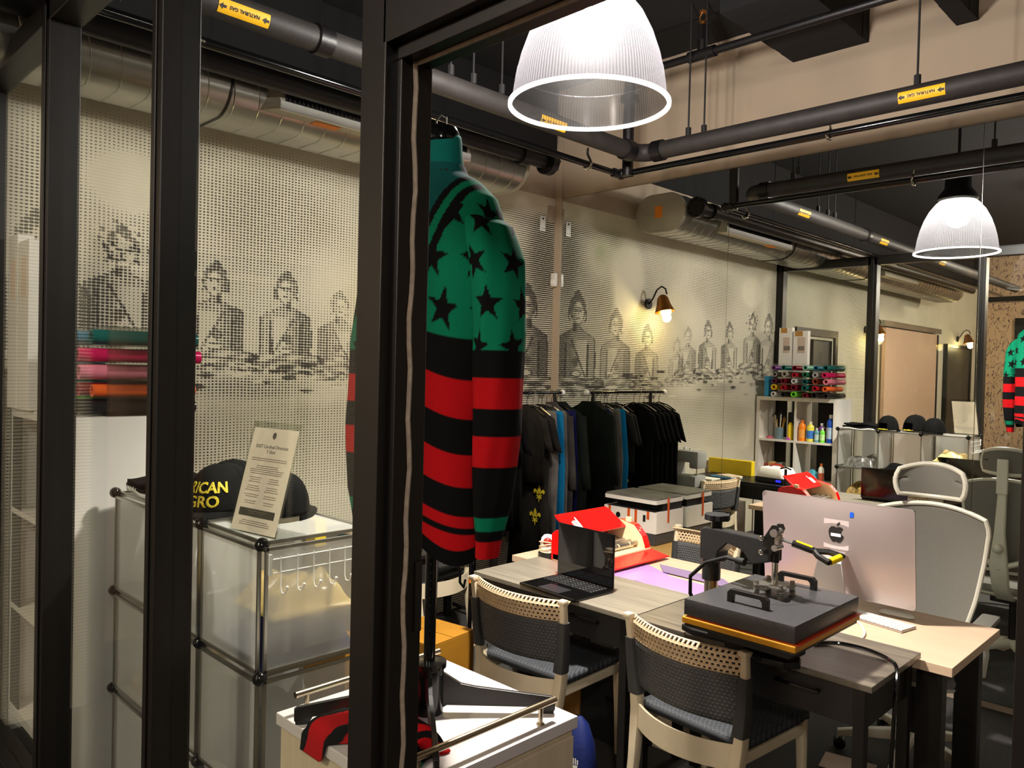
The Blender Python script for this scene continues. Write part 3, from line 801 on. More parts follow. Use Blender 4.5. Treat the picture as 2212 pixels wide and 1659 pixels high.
# ------------------------------------------------------------------ lamps
def pendant(loc, lab, drop=4.18):
    x, y, z = loc
    t = thing('pendant_lamp', lab, 'lamp', (x, y, z), 0, 'prismatic dome pendants')
    prof = [(.306, .006), (.302, .04), (.292, .11), (.273, .19), (.245, .27), (.207, .345), (.160, .405), (.135, .425)]
    obj('lamp_shade', B().lathe(prof, n=64).lathe([(.286, .132), (.2880, .134), (.286, .136)], n=64), 'shade', t, smooth='all')
    obj('shade_rim', B().lathe([(.306, .009), (.320, .007), (.320, -.005), (.304, -.005), (.306, .009)], n=64), 'rim', t, smooth=True)
    obj('bulb', B().sph((0, 0, .30), (.055, .055, .085), 20, 12), emit('lamp_glow', (255, 246, 232), 55) if 'glow' not in M_ else M_['glow'], t, smooth='all')
    obj('housing', B().lathe([(0.0, .425), (.14, .425), (.15, .44), (.145, .47), (.10, .53), (.095, .72), (.08, .74), (0.0, .74)], n=28), 'black', t, smooth=True)
    obj('stem', B().cyl((0, 0, .74), (0, 0, drop-z), .012, n=10), 'matte_black', t, smooth=True)
    return t
M_['glow'] = emit('lamp_glow', (255, 244, 226), 60)
pendant(LAMP, 'large clear ribbed dome pendant shining over the desks inside the room')
pendant((2.3, -6.6, 2.86), 'second ribbed dome pendant out in the corridor, seen only in the mirror')

def sconce(y, lab, z=2.28, p=11.0):
    t = thing('wall_sconce', lab, 'sconce', (0, y, z), 0, 'gooseneck sconces along the mural wall')
    obj('wall_plate', B().cyl((0, 0, .12), (.02, 0, .12), .05, n=20), 'black', t, smooth=True)
    obj('gooseneck', B().tube([(.02, 0, .12), (.06, 0, .17), (.10, 0, .245), (.15, 0, .275), (.195, 0, .25), (.21, 0, .20)], .008, 8), 'black', t, smooth=True)
    m = Matrix.Rotation(R(-12), 3, 'Y'); b = B().lathe([(.02, .20), (.03, .195), (.05, .17), (.065, .10), (.09, .04), (.092, .04), (.067, .10), (.05, .165), (.0, .18)], n=28)
    b.v = [tuple(m@Vector(v)+Vector((.20, 0, 0))) for v in b.v]; obj('lamp_shade', b, 'brass', t, smooth=True)
    obj('bulb', B().sph((.205, 0, .040), .050, 16, 10), emit('warm_glow', (255, 214, 120), 26) if 'wglow' not in M_ else M_['wglow'], t, smooth='all')
    light('sconce_light', 'POINT', (.215, y, z-.015), p, (1, .78, .38), .04)
    return t
M_['wglow'] = emit('warm_glow', (255, 206, 104), 24)
sconce(-1.32, 'warm gooseneck sconce on the mural, mirrored above the clothes rack')
sconce(-6.58, 'warm sconce on the corridor mural left of the sliding panel', 2.32, 5)
sconce(-10.84, 'warm sconce over the dark door at the corridor end', 2.38, 8)

# ================================================================== FURNITURE
# ---- woven chairs
def make_chair(label):
    t = thing('woven_chair', label, 'chair', (0, 0, 0), 0, 'cream chairs with woven seats and backs')
    def bx(u): return (u*.262, -.225-.080*(1-u*u))
    lean = lambda z: -.10*(z-.46)
    for s in (-1, 1):                       # rear legs run up into the back posts
        rings = []
        for z, x, y, w_, d in ((0, .215, -.30, .030, .034), (.25, .222, -.255, .036, .042), (.44, .232, -.228, .042, .050), (.56, .245, -.232, .036, .042), (.70, .256, -.245, .030, .034), (.795, .262, -.258, .026, .030)):
            rings.append([(s*x+px, y+py, z) for px, py in rrect(w_, d, .008, 2)])
        obj('leg', B().loft(rings), 'cream', t, smooth=True)
        rings = []
        for z, x, y, w_ in ((0, .225, .215, .026), (.2, .222, .212, .030), (.44, .218, .205, .038)):
            rings.append([(s*x+px, y+py, z) for px, py in rrect(w_, w_, .008, 2)])
        obj('leg', B().loft(rings), 'cream', t, smooth=True)
        obj('post_cap', B().box((s*.262, -.262, .803), (.034, .036, .020), None, .005), 'cream', t, smooth=True)
    def panel(z0, z1, th, off):
        def fn(side):
            def g(u, v):
                uu = u*2-1; x, y = bx(uu); z = lerp(z0, z1, v)
                return (x*(1+.06*(z-.5)), y+lean(z)+.030+side*th/2-off*.0, z)
            return g
        return fn
    b = B(); fn = panel(.715, .80, .016, 0)
    b.grid(lambda u, v: (lambda p: (p[0], p[1]+.016*0+(-.012 if v < .8 else -.012+.022*(v-.8)/.2*1.1), min(p[2], .799)))(fn(0)(u, v)), 40, 10)
    obj('top_band', b, 'weavecream', t, smooth='all', solid=.007)
    b = B(); fn = panel(.525, .715, .02, 0)
    def low(u, v):
        p = fn(0)(u, v); uu = 2*u-1
        return (p[0], p[1]-.008, p[2] - (.0 if abs(uu) > .93 else -.012*(1-v)*ss((.93-abs(uu))/.2)))
    b.grid(low, 48, 8); obj('back_weave', b, 'weavegrey', t, smooth='all', solid=.012)
    for s in (-1, 1):                       # strap wrapped round each post
        rings = []
        for z, x, y, w_, d in ((.50, .236, -.232, .052, .056), (.60, .249, -.238, .046, .05), (.715, .257, -.247, .042, .046)):
            rings.append([(s*x+px, y+py, z) for px, py in rrect(w_, d, .012, 2)])
        obj('post_wrap', B().loft(rings), 'weavegrey', t, smooth=True)
    # curved rear rail under the back, side rails, front rail
    r = [];
    for i in range(17):
        u = i/8-1; x = u*.222; y = -.235-.075*(1-u*u)
        r.append([(x, y-.009, .375), (x, y+.009, .375), (x, y+.009, .462), (x, y-.009, .468)])
    obj('rear_rail', B().loft(r), 'cream', t, smooth=True)
    obj('seat_rail', B().bb(-.235, -.205, -.21, .20, .385, .425, .006), 'cream', t); obj('seat_rail', B().bb(.205, .235, -.21, .20, .385, .425, .006), 'cream', t)
    obj('seat_rail', B().bb(-.205, .205, .19, .215, .385, .425, .006), 'cream', t)
    b = B(); b.grid(lambda u, v: (lerp(-.236, .236, u), lerp(-.215, .232, v), .452-.012*math.sin(PI*u)*math.sin(PI*v)), 12, 12)
    obj('seat', b, 'weaveseat', t, smooth='all', solid=.03)
    return t
ch = make_chair('woven chair tucked under the desk in front of the laptop')
ch.location = (1.932, -2.10, 0); ch.rotation_euler = (0, 0, R(2))
dup(ch, (2.765, -2.04, 0), R(-5), 'nearest woven chair, before the heat press end of the desk')
dup(ch, (.385, -1.67, 0), R(97), 'woven chair seen past the black display pole, at the sewing desk')
dup(ch, (1.78, -.90, 0), R(163), 'woven chair on the far side of the desks, half hidden by the press arm')

# ---- two dark desks with drawers
def desk(x0, lab, first=None):
    W, D, H = .96, .475, .75
    t = thing('writing_desk', lab, 'desk', (x0+W/2, -2.152+D/2, 0), 0, 'grey-topped desks with black drawers')
    obj('desk_top', B().bb(-W/2+.001, W/2-.001, -D/2, D/2, H-.022, H, .002), 'greywood' if first is None else first, t)
    for sx in (-1, 1):
        for sy in (-1, 1):
            obj('leg', B().bb(sx*(W/2-.045)-.019, sx*(W/2-.045)+.019, sy*(D/2-.03)-.019, sy*(D/2-.03)+.019, 0, H-.022, .002), 'black', t)
    obj('drawer_box', B().bb(-W/2+.07, W/2-.07, -D/2+.04, D/2-.03, H-.16, H-.03), 'matte_black', t)
    obj('side_rail', B().bb(-W/2+.04, -W/2+.05, -D/2+.05, D/2-.05, H-.17, H-.022), 'black', t); obj('side_rail', B().bb(W/2-.05, W/2-.04, -D/2+.05, D/2-.05, H-.17, H-.022), 'black', t)
    for s in (-1, 1):
        c = s*(W/4-.017)
        dr = obj('drawer', B().bb(c-.205, c+.205, -D/2+.02, -D/2+.04, H-.155, H-.03, .002), 'darkdrawer', t)
        obj('handle', B().box((c, -D/2+.000, H-.07), (.16, .010, .010), None, .002).box((c-.072, -D/2+.010, H-.07), (.012, .02, .010)).box((c+.072, -D/2+.010, H-.07), (.012, .02, .010)), 'gloss_black', dr)
    return t
desk(1.441, 'dark desk with grey wood top carrying the open laptop')
desk(2.405, 'dark desk with grey wood top carrying the heat press', 'darkwood')

# ---- pale desk on black legs
t = thing('computer_desk', 'pale wood desk on thick black legs behind the dark desks, holding the computer', 'desk', (2.35, -1.37, 0))
obj('desk_top', B().bb(1.235, 3.468, -1.672, -1.025, .685, .72, .002), 'lightwood', t, world=True)
for x in (1.30, 3.38):
    for y in (-1.60, -1.12): obj('leg', B().bb(x-.045, x+.045, y-.03, y+.03, 0.02, .685, .003), 'black', t, world=True)
    obj('foot', B().bb(x-.035, x+.035, -1.70, -1.0, 0, .03, .005), 'black', t, world=True)
    obj('leg', B().bb(x-.03, x+.03, -1.60, -1.12, .64, .684), 'black', t, world=True)
obj('cross_bar', B().bb(1.35, 3.33, -1.14, -1.10, .60, .65), 'black', t, world=True)

# ---- white cabinet with towel rails under the dress form
t = thing('display_cabinet', 'low birch cabinet with white top and metal side rails in the foreground', 'cabinet', (2.715, -3.475, 0))
obj('cabinet_top', B().bb(2.435, 2.985, -3.765, -3.188, .808, .84, .003), mat('soft_white_laminate', (200, 192, 190), .35, 0, .04, 4), t, world=True)
obj('body', B().bb(2.445, 2.975, -3.755, -3.20, 0.03, .808), 'cabinetwood', t, world=True)
dr = obj('door', B().bb(2.975, 2.990, -3.745, -3.21, .06, .795, .002), 'cabinetwood', t, world=True)
k = obj('knob', B().sph((3.004, -3.29, .685), .012).cyl((2.99, -3.29, .685), (3.0, -3.29, .685), .005), 'chrome', dr, world=True, smooth=True)
for x, nm in ((2.478, 'l'), (2.952, 'r')):
    ra = obj('rail', B().cyl((x, -3.735, .89), (x, -3.245, .89), .0085, n=14), 'rail', t, world=True, smooth=True)
    for y in (-3.70, -3.30): obj('rail_post', B().cyl((x, y, .84), (x, y, .885), .006, n=10).cyl((x, y, .84), (x, y, .843), .011, n=12), 'rail', ra, world=True, smooth=True)

# ---- dress form: black stand with three flat legs
SX, SY = 2.698, -3.466
t = thing('dress_form', 'black display stand with telescopic pole and three flat legs on the cabinet', 'mannequin', (SX, SY, .84))
obj('hub', B().lathe([(0, .012), (.036, .012), (.040, .0), (.040, .118), (.046, .122), (.046, .136), (.020, .140), (0, .140)], n=28), 'gloss_black', t, smooth=True)
obj('pole', B().cyl((0, 0, .13), (0, 0, 1.40), .0155, n=20), 'gloss_black', t, smooth=True)
b = B()
for i in range(16): b.box((.0115, -.0108, .20+i*.022), (.003, .003, .006), R(-45))
obj('height_mark', b, 'chrome', t)
def leg(a, L):
    poly = [(.030, .008), (.030, .112), (.085, .078), (.125, .070), (L-.008, .046), (L, .040), (L, .012), (L-.006, .004), (L-.036, .002), (L-.046, .018), (.05, .020)]
    m = Matrix.Rotation(a, 3, 'Z')
    lg = obj('leg', B().prism(poly, -.006, .006, lambda x, y, z: tuple(m@Vector((x, z, y)))), 'black', t, bev=.001)
    obj('foot_pad', B().box(m@Vector((L-.02, 0, .001+.004)), (.034, .014, .008), m, .003), 'matte_black', lg)
for a, L in ((R(46), .338), (R(-36), .345), (R(-119), .345)): leg(a, L)
# torso under the sweater, neck cap and its wire loop
obj('torso', B().loft([[(a_*math.cos(R(i*15)), b_*math.sin(R(i*15)), z) for i in range(24)] for z, a_, b_ in ((.62, .10, .07), (.70, .14, .095), (.95, .15, .10), (1.20, .165, .105), (1.34, .14, .085), (1.41, .08, .06), (1.44, .055, .052))]), 'matte_black', t, smooth=True)
obj('neck_cap', B().lathe([(0.046, 1.505), (.050, 1.51), (.050, 1.53), (.042, 1.545), (.012, 1.548), (.0, 1.548)], n=28), 'gloss_black', t, smooth=True)
obj('cap_loop', B().tube([(-.02, 0, 1.547), (-.02, 0, 1.57), (0, 0, 1.582), (.02, 0, 1.57), (.02, 0, 1.547)], .0025, 6), 'chrome', t, smooth=True)
obj('wire_hook', B().tube([(.07, .02, .52), (.075, .015, .45), (.10, .0, .42), (.115, 0, .40), (.115, 0, .37), (.13, 0, .36), (.135, 0, .38)], .0035, 6), 'gloss_black', t, smooth=True)
b = B()
for i in range(5): b.tube([(.07+i*.008, .03, .545-i*.012), (.095+i*.008, .0, .535-i*.012), (.12+i*.004, -.015, .53-i*.012)], .0022, 6)
obj('clip_teeth', b, 'chrome', t, smooth=True)

# ---- the sweater
GREEN, BLACK, RED, TEAL = lin((0, 106, 76)), lin((5, 5, 6)), lin((168, 8, 16)), lin((8, 72, 70))
def star(dx, dz, rad):
    d = math.hypot(dx, dz)
    if d > rad: return False
    a = (math.atan2(dx, dz)) % (2*PI/5)
    a = abs(a-PI/5); # 0 at the notch
    ri = rad*.40
    # edge between tip (angle pi/5, rad) and notch (angle 0, ri)
    x1, y1, x2, y2 = ri, 0, rad*math.cos(PI/5), rad*math.sin(PI/5)
    px, py = d*math.cos(a), d*math.sin(a)
    return (x2-x1)*(py-y1)-(y2-y1)*(px-x1) > 0
def stars(u, z, z0, rows=.105, cols_=.125, rad=.047, rnd=0):
    r = round((z0-z)/rows)
    for rr in (r-1, r, r+1):
        if rr < 0: continue
        cz = z0-rr*rows; off = (rr % 2)*.5+rnd+.13*math.sin(rr*2.1)
        c = round(u/cols_-off)
        for cc in (c-1, c, c+1):
            cu = (cc+off)*cols_
            t_ = .25*math.sin(cc*3+rr*5.0)
            dx, dz = u-cu, z-cz
            if star(dx*math.cos(t_)-dz*math.sin(t_), dx*math.sin(t_)+dz*math.cos(t_), rad): return True
    return False
sw = thing('knitted_sweater', 'green, black and red striped sweater with black stars, worn by the display stand', 'sweater', (SX+.001, SY+.008, 1.38), R(8))
KX = .90
PR = [(1.362, (.185, .128)), (1.40, (.197, .135)), (1.50, (.198, .13)), (1.70, (.196, .128)), (1.90, (.205, .13)), (2.05, (.214, .132)), (2.13, (.212, .122)), (2.19, (.185, .105)), (2.235, (.13, .082)), (2.262, (.078, .066)), (2.285, (.066, .060))]
def torso(u, v):
    z = lerp(1.362, 2.285, v); a_, b_ = interp(PR, z); th = 2*PI*u
    wv = 1+.035*math.sin(th*5+z*7)*max(0, (2.0-z))*.9
    x = KX*a_*math.cos(th)*wv; y = b_*math.sin(th)*wv
    zz = z-.085*ss((x+.08)/.25)*ss((2.1-z)/.4)
    if v < .06: zz += .018*math.sin(th*3+.6)
    return x, y, zz-1.38, z, th
BANDS = [(1.876, GREEN), (1.796, BLACK), (1.713, RED), (1.623, BLACK), (1.546, RED), (1.474, BLACK), (1.446, RED), (1.430, BLACK), (1.405, RED), (1.0, BLACK)]
nu, nv = 300, 230
b = B(); cols = []
for j in range(nv+1):
    for i in range(nu+1):
        x, y, zz, z, th = torso(i/nu, j/nv); b.v.append((x, y, zz))
        c = next(cc for zl, cc in BANDS if z > zl)
        if c is GREEN and stars(th*.19, z, 2.14, rnd=.2): c = BLACK
        if y < 0 and z > 1.98:
            e = .105*(z-1.98)/.28; ax = abs(x)
            if ax < e: c = TEAL
            elif ax < e+.020: c = BLACK
            elif ax < e+.040: c = GREEN
            elif ax < e+.062: c = BLACK
        if y >= 0 and z > 2.25: c = BLACK
        cols.append(c)
b.f = [(j*(nu+1)+i, j*(nu+1)+i+1, (j+1)*(nu+1)+i+1, (j+1)*(nu+1)+i) for j in range(nv) for i in range(nu)]; b.m = [0]*len(b.f)
obj('sweater_body', b, 'knit', sw, smooth='all', col=cols)
SB = [(1.80, GREEN), (1.735, BLACK), (1.66, RED), (1.595, BLACK), (1.52, RED), (1.398, BLACK), (1.362, GREEN), (1.338, BLACK), (1.0, RED)]
def sleeve(s):
    axis = [(2.185, (.105, .0, .020)), (2.165, (.135, .0, .050)), (2.12, (.182, .0, .070)), (2.03, (.222, -.004, .077)), (1.85, (.252, -.012, .072)), (1.6, (.262, -.022, .066)), (1.42, (.258, -.034, .052)), (1.33, (.252, -.040, .036)), (1.295, (.250, -.042, .033))]
    nu, nv = 130, 240; b = B(); cols = []
    for j in range(nv+1):
        z = lerp(1.295, 2.185, j/nv); ax, ay, rr = interp(axis, z)
        for i in range(nu+1):
            th = 2*PI*i/nu; r_ = rr*(1+.05*math.sin(th*3+z*9)+.02*math.sin(th*7-z*14))
            x = s*ax*KX*(.94 if s > 0 else 1.0)+r_*math.cos(th)*.80; y = ay+r_*math.sin(th)*1.05
            zz = z-(.35*(x*s-ax) if z > 2.08 else 0)*ss((z-2.08)/.08)
            b.v.append((x, y, zz-1.38))
            c = next(cc for zl, cc in SB if z > zl)
            if c is GREEN and z > 1.7 and stars(th*.075*s, z, 2.12, .103, .118, .046, .35): c = BLACK
            cols.append(c)
    b.f = [(j*(nu+1)+i, j*(nu+1)+i+1, (j+1)*(nu+1)+i+1, (j+1)*(nu+1)+i) for j in range(nv) for i in range(nu)]
    b.f += [tuple(nv*(nu+1)+i for i in range(nu))]; b.m = [0]*len(b.f)
    obj('sleeve', b, 'knit', sw, smooth='all', col=cols)
sleeve(1); sleeve(-1)
obj('collar', B().lathe([(.058, .895), (.052, .93), (.049, .975), (.046, .985), (.044, .97)], n=32), cloth('teal_jersey', (14, 96, 90), .9, .1), sw, smooth='all')

# ---- striped knit bunched on the cabinet under the stand
b = B(); cols = []
nu, nv = 150, 110
SA, SB_, SC, SD = Vector((2.52, -3.70)), Vector((2.86, -3.745)), Vector((2.665, -3.50)), Vector((2.60, -3.50))
for j in range(nv+1):
    v = j/nv
    for i in range(nu+1):
        u = i/nu
        hump = .075*math.exp(-((u-.42)/.22)**2-((v-.62)/.30)**2)
        p = Vector((2.575, -3.715)).lerp(Vector((2.925, -3.715)), u).lerp(Vector((2.59, -3.55)).lerp(Vector((2.90, -3.57)), u), v)
        fold = .013*abs(math.sin(v*7+u*3))+.012*abs(math.sin(u*9-v*4+1))
        ed = ss(min(u, 1-u, v, 1-v)/.10)
        z = .8445+(.016+fold+hump)*ed
        y = p.y; 
        if u < .45 and v < .25:                       # a corner slips over the front edge
            k = ss((.25-v)/.25)*ss((.45-u)/.2); y -= .075*k
            if y < -3.768: z -= (-3.768-y)*2.2; y = -3.768-.004-.3*(-3.768-y)*.2
        b.v.append((p.x+.01*math.sin(v*8), y, z))
        s_ = 1.15*(1-u)+.55*v+.07*math.sin(u*8+v*3)
        k = [lin((8, 140, 100)), lin((8, 140, 100)), BLACK, RED, BLACK, RED, BLACK, RED, RED, BLACK, RED, BLACK, lin((8, 140, 100))][int(max(0, min(12, s_*8.0)))]
        cols.append(k)
b.f = [(j*(nu+1)+i, j*(nu+1)+i+1, (j+1)*(nu+1)+i+1, (j+1)*(nu+1)+i) for j in range(nv) for i in range(nu)]; b.m = [0]*len(b.f)
cat(obj('striped_scarf', b, 'knit', smooth='all', col=cols, solid=.005), 'red, black and green striped knit bunched on the white cabinet under the stand', 'knitwear')

# ================================================================== THINGS ON THE DESKS
# ---- laptop
t = thing('laptop', 'open black laptop on the dark desk, screen facing the storefront', 'laptop', (1.955, -2.045, .75), R(-3.5))
obj('keyboard_deck', B().box((0, 0, .008), (.355, .262, .014), None, .006), 'gloss_black', t)
obj('trackpad', B().box((0, -.075, .0155), (.135, .085, .001)), 'trackpad', t)
b = B(); b2 = B()
for r_ in range(6):
    for c in range(14):
        x = -.145+c*.0223; y = .105-r_*.0188
        if r_ == 5 and 3 <= c <= 7: continue
        b.box((x, y, .0165), (.018, .0150 if r_ else .008, .003), None)
        if (c*7+r_*3) % 3: b2.box((x, y, .0185), (.0045, .003, .0004))
b.box((-.145+5*.0223, .105-5*.0188, .0165), (.105, .015, .003))
obj('keys', b, 'matte_black', t); obj('key_legends', b2, emit('key_backlight', (220, 225, 230), .8), t)
m = Matrix.Rotation(R(0), 3, 'X')
b = B().box((-.004, .004, .126), (.360, .006, .252), None, .003); b.v = [tuple(m@Vector(v)+Vector((0, .126, .014))) for v in b.v]
lid = obj('lid', b, 'gloss_black', t)
q = N('dark_glossy_screen'); M_['screen'] = q.done(q.bsdf((.004, .004, .005), .03, 0, Specular_IOR_Level=1.0).outputs[0])
b = B().box((-.004, -.0, .126), (.348, .0016, .238)); b.v = [tuple(m@Vector(v)+Vector((0, .1255, .014))) for v in b.v]
obj('screen', b, 'screen', lid)

# ---- heat press
M_['pressarm'] = mat('dark_charcoal_enamel', (48, 48, 50), .32, .3, .12, 60, bump=.15, bscale=200)
PX, PY = 3.02, -2.165
t = thing('heat_press', 'charcoal heat press with ochre pad and swing arm on the end of the dark desk', 'heat press', (PX, PY, .75), R(0))
W, D = .405, .51
obj('base_frame', B().prism([(-.40, -.02), (-.395, .03), (-.30, .055), (-.22, .03), (-.12, .03), (-.02, .0), (.08, -.02), (.10, -.07), (.06, -.11), (-.02, -.12), (-.08, -.08), (-.16, -.03), (-.34, -.045)], .012, .036, lambda x, y, z: (x+.03, y+.02, z)).bb(-.13, -.05, -.1, .28, .012, .06).bb(-.10, .10, -.06, .06, .03, .10), 'pressdark', t, smooth=True, bev=.004)
for x, y in ((-.34, .02), (.08, -.06), (-.09, .24)): obj('foot', B().cyl((x, y, 0), (x, y, .014), .02, n=14), 'keycap' if x < -.3 else 'matte_black', t, smooth=True)
obj('lower_plate', B().box((0, 0, .129), (W-.006, D-.006, .010), None, .003).box((0, 0, .105), (.30, .36, .04)), 'pressdark', t)
obj('silicone_pad', B().box((0, 0, .1475), (W+.008, D+.008, .022), None, .004), 'yellow', t)
obj('red_sheet', B().box((.010, .004, .160), (W+.002, D-.004, .003), None, .001), mat('orange_red_sheet', (206, 62, 16), .4), t)
hp = obj('heating_plate', B().box((0, 0, .193), (W, D, .058), None, .006), 'press', t, smooth=True)
for s in (-1, 1):
    L = .150
    pts = [(0, .211), (0, .256), (.012, .268), (L-.012, .268), (L, .256), (L, .211), (L-.020, .211), (L-.022, .246), (L-.030, .253), (.030, .253), (.022, .246), (.020, .211)]
    obj('grab_handle', B().prism(pts, -.010, .010, lambda x, y_, z: (x-.082, s*.185+z+.02, y_)), 'black', hp, bev=.002)
obj('mount_ring', B().lathe([(0, .227), (.080, .227), (.088, .224), (.098, .224), (.104, .2225)], (0, .01, 0), 36), 'press', t, smooth=True)
star_ = []
for i in range(32):
    a = 2*PI*i/32; star_.append(((.062+.014*math.cos(4*a))*math.cos(a+R(45)), (.062+.014*math.cos(4*a))*math.sin(a+R(45))))
obj('spring_plate', B().prism([(x, y+.01) for x, y in star_], .262, .268), 'galv', t)
for k in range(4):
    a = R(45+90*k); x, y = .064*math.cos(a), .064*math.sin(a)+.01
    sp = [(x+.010*math.cos(u*1.3), y+.010*math.sin(u*1.3), .224+u*.0012) for u in range(32)]
    obj('spring_bolt', B().tube(sp, .0022, 5).cyl((x, y, .222), (x, y, .280), .005, n=10).cyl((x, y, .268), (x, y, .279), .009, n=6), 'galv', t, smooth=True)
obj('ram', B().cyl((0, .01, .262), (0, .01, .35), .011, n=16), 'chrome', t, smooth=True)
obj('ram_clevis', B().cyl((0, .01, .345), (0, .01, .385), .014, n=16).box((0, .01, .388), (.024, .026, .018)), 'black', t, smooth=True)
cx_, cy_ = -.350, .125                     # column of the swing arm, behind left
ar = obj('swing_arm', B().prism([(0, .30), (0, .415), (.03, .428), (.365, .440), (.365, .365), (.27, .335), (.225, .378), (.15, .388), (.10, .345), (.09, .30)], -.030, .030,
    lambda x, y, z: (cx_+x*.955+z*.28, cy_-x*.285+z*.955, y-.02)), 'pressarm', t, bev=.005)
obj('column', B().cyl((cx_+.03, cy_, .01), (cx_+.03, cy_, .25), .026, n=20), 'galv', t, smooth=True)
obj('column_sleeve', B().cyl((cx_+.03, cy_, .20), (cx_+.03, cy_, .40), .036, n=24), 'pressarm', t, smooth=True)
kb = B(); kn = []
for i in range(36): kn.append(((.048+.003*math.cos(i*PI/18*8))*math.cos(i*PI/18), (.048+.003*math.cos(i*PI/18*8))*math.sin(i*PI/18)))
obj('pressure_knob', B().prism([(x+cx_+.05, y+cy_) for x, y in kn], .436, .460).cyl((cx_+.05, cy_, .40), (cx_+.05, cy_, .438), .020, n=16), 'matte_black', t, bev=.003)
lk = obj('toggle_link', B().prism([(-.034, .37), (-.034, .43), (-.004, .478), (.014, .480), (.022, .464), (.006, .43), (.008, .40), (-.004, .372)], -.026, -.018, lambda x, y, z: (x, z+.01, y)).prism([(-.034, .37), (-.034, .43), (-.004, .478), (.014, .480), (.022, .464), (.006, .43), (.008, .40), (-.004, .372)], .018, .026, lambda x, y, z: (x, z+.01, y)), 'black', t)
obj('toggle_cam', B().cyl((.006, -.022, .452), (.006, .028, .452), .014, n=16).box((.012, .0, .428), (.024, .03, .036), None, .004).cyl((.010, -.022, .400), (.010, .03, .400), .011, n=12), 'silver', t, smooth=True)
for z in (.380, .430): obj('bolt', B().sph((-.034, -.030, z), .0105, 12, 8), 'chrome', t, smooth=True)
# operating lever: flat bar, then a loop handle with a yellow grip
obj('lever_bar', B().tube([(.01, .01, .432), (.075, .03, .415)], .007, 8), 'silver', t, smooth=True)
hd = obj('lever_handle', B().tube([(.055, .024, .420), (.125, .043, .402)], .012, 10).tube([(.125, .043, .402), (.145, .030, .390), (.185, .026, .375)], .0105, 8).tube([(.125, .043, .402), (.165, .068, .402), (.205, .082, .392)], .0105, 8).tube([(.182, .024, .374), (.210, .085, .394)], .009, 10), 'black', t, smooth=True)
obj('yellow_grip', B().tube([(.186, .034, .377), (.205, .074, .390)], .0125, 12).tube([(.068, .026, .428), (.120, .040, .414)], .005, 6), 'yellowplastic', hd, smooth=True)
obj('arm_cable', B().tube([(cx_+.20, .03, .318), (cx_+.14, .04, .318), (cx_+.06, .03, .285), (cx_-.005, .03, .22), (cx_-.01, .04, .15), (cx_+.03, .05, .08)], .0075, 10).cyl((cx_+.19, .03, .318), (cx_+.225, .025, .318), .014, n=12), 'matte_black', t, smooth=True)

def cable(name, pts, r, m, lab, catg='cable'):
    P_ = [Vector(p) for p in pts]; out = []
    for i in range(len(P_)-1):
        p0, p1, p2, p3 = P_[max(i-1, 0)], P_[i], P_[i+1], P_[min(i+2, len(P_)-1)]
        for k in range(6):
            t_ = k/6
            out.append(.5*((2*p1)+(p2-p0)*t_+(2*p0-5*p1+4*p2-p3)*t_*t_+(3*p1-p0-3*p2+p3)*t_**3))
    out.append(P_[-1])
    return cat(obj(name, B().tube(out, r, 8), m, smooth=True), lab, catg)
cable('power_cable', [(3.06, -1.90, .757), (3.12, -1.83, .757), (3.22, -1.82, .758), (3.31, -1.86, .758), (3.365, -1.93, .752), (3.385, -2.0, .66), (3.385, -2.02, .4), (3.38, -2.03, .05), (3.30, -1.9, .012)], .0065, 'gloss_black', 'thick black power cable running off the heat press and down the desk end')
cable('power_cable', [(2.985, -1.37, .728), (3.05, -1.43, .726), (3.11, -1.54, .726), (3.13, -1.65, .726)], .0042, 'whiteplastic', 'thin white cable on the pale desk beside the keyboard')

# ---- desktop computer seen from behind
t = thing('desktop_computer', 'silver all-in-one computer seen from behind on the pale desk', 'computer', (2.87, -1.27, .72), R(0))
sc_w, sc_h = .678, .435
tl = Matrix.Rotation(R(7), 3, 'X')
def slab(w_, h, d0, d1, bul):
    b = B(); rings = []
    for y, k in ((0, 1), (-d0, 1)): rings.append([(x, y, z) for x, z in rrect(w_, h, .016, 5)])
    b.loft(rings)
    def g(u, v):
        x, z = (u-.5)*w_*.985, (v-.5)*h*.985
        e = max(abs(u-.5), abs(v-.5))*2
        return (x, -d0-bul*(1-(2*abs(u-.5))**2.2)*(1-(2*abs(v-.5))**2.2), z)
    b.grid(g, 24, 18); return b
b = slab(sc_w, sc_h, .008, 0, .030)
b.v = [tuple(tl@Vector(v)+Vector((0, .0, .276))) for v in b.v]
obj('housing', b, 'alu', t, smooth=True)
b = B().box((0, .002, 0), (sc_w-.006, .003, sc_h-.006)); b.v = [tuple(tl@Vector(v)+Vector((0, .0, .276))) for v in b.v]
obj('screen', b, 'screen', t)
def onback(x, z, h=0):
    bul = .030*(1-(2*abs(x/sc_w))**2.2)*(1-(2*abs(z/sc_h))**2.2)
    return tuple(tl@Vector((x, -.008-bul-.0012-h, z))+Vector((0, 0, .276)))
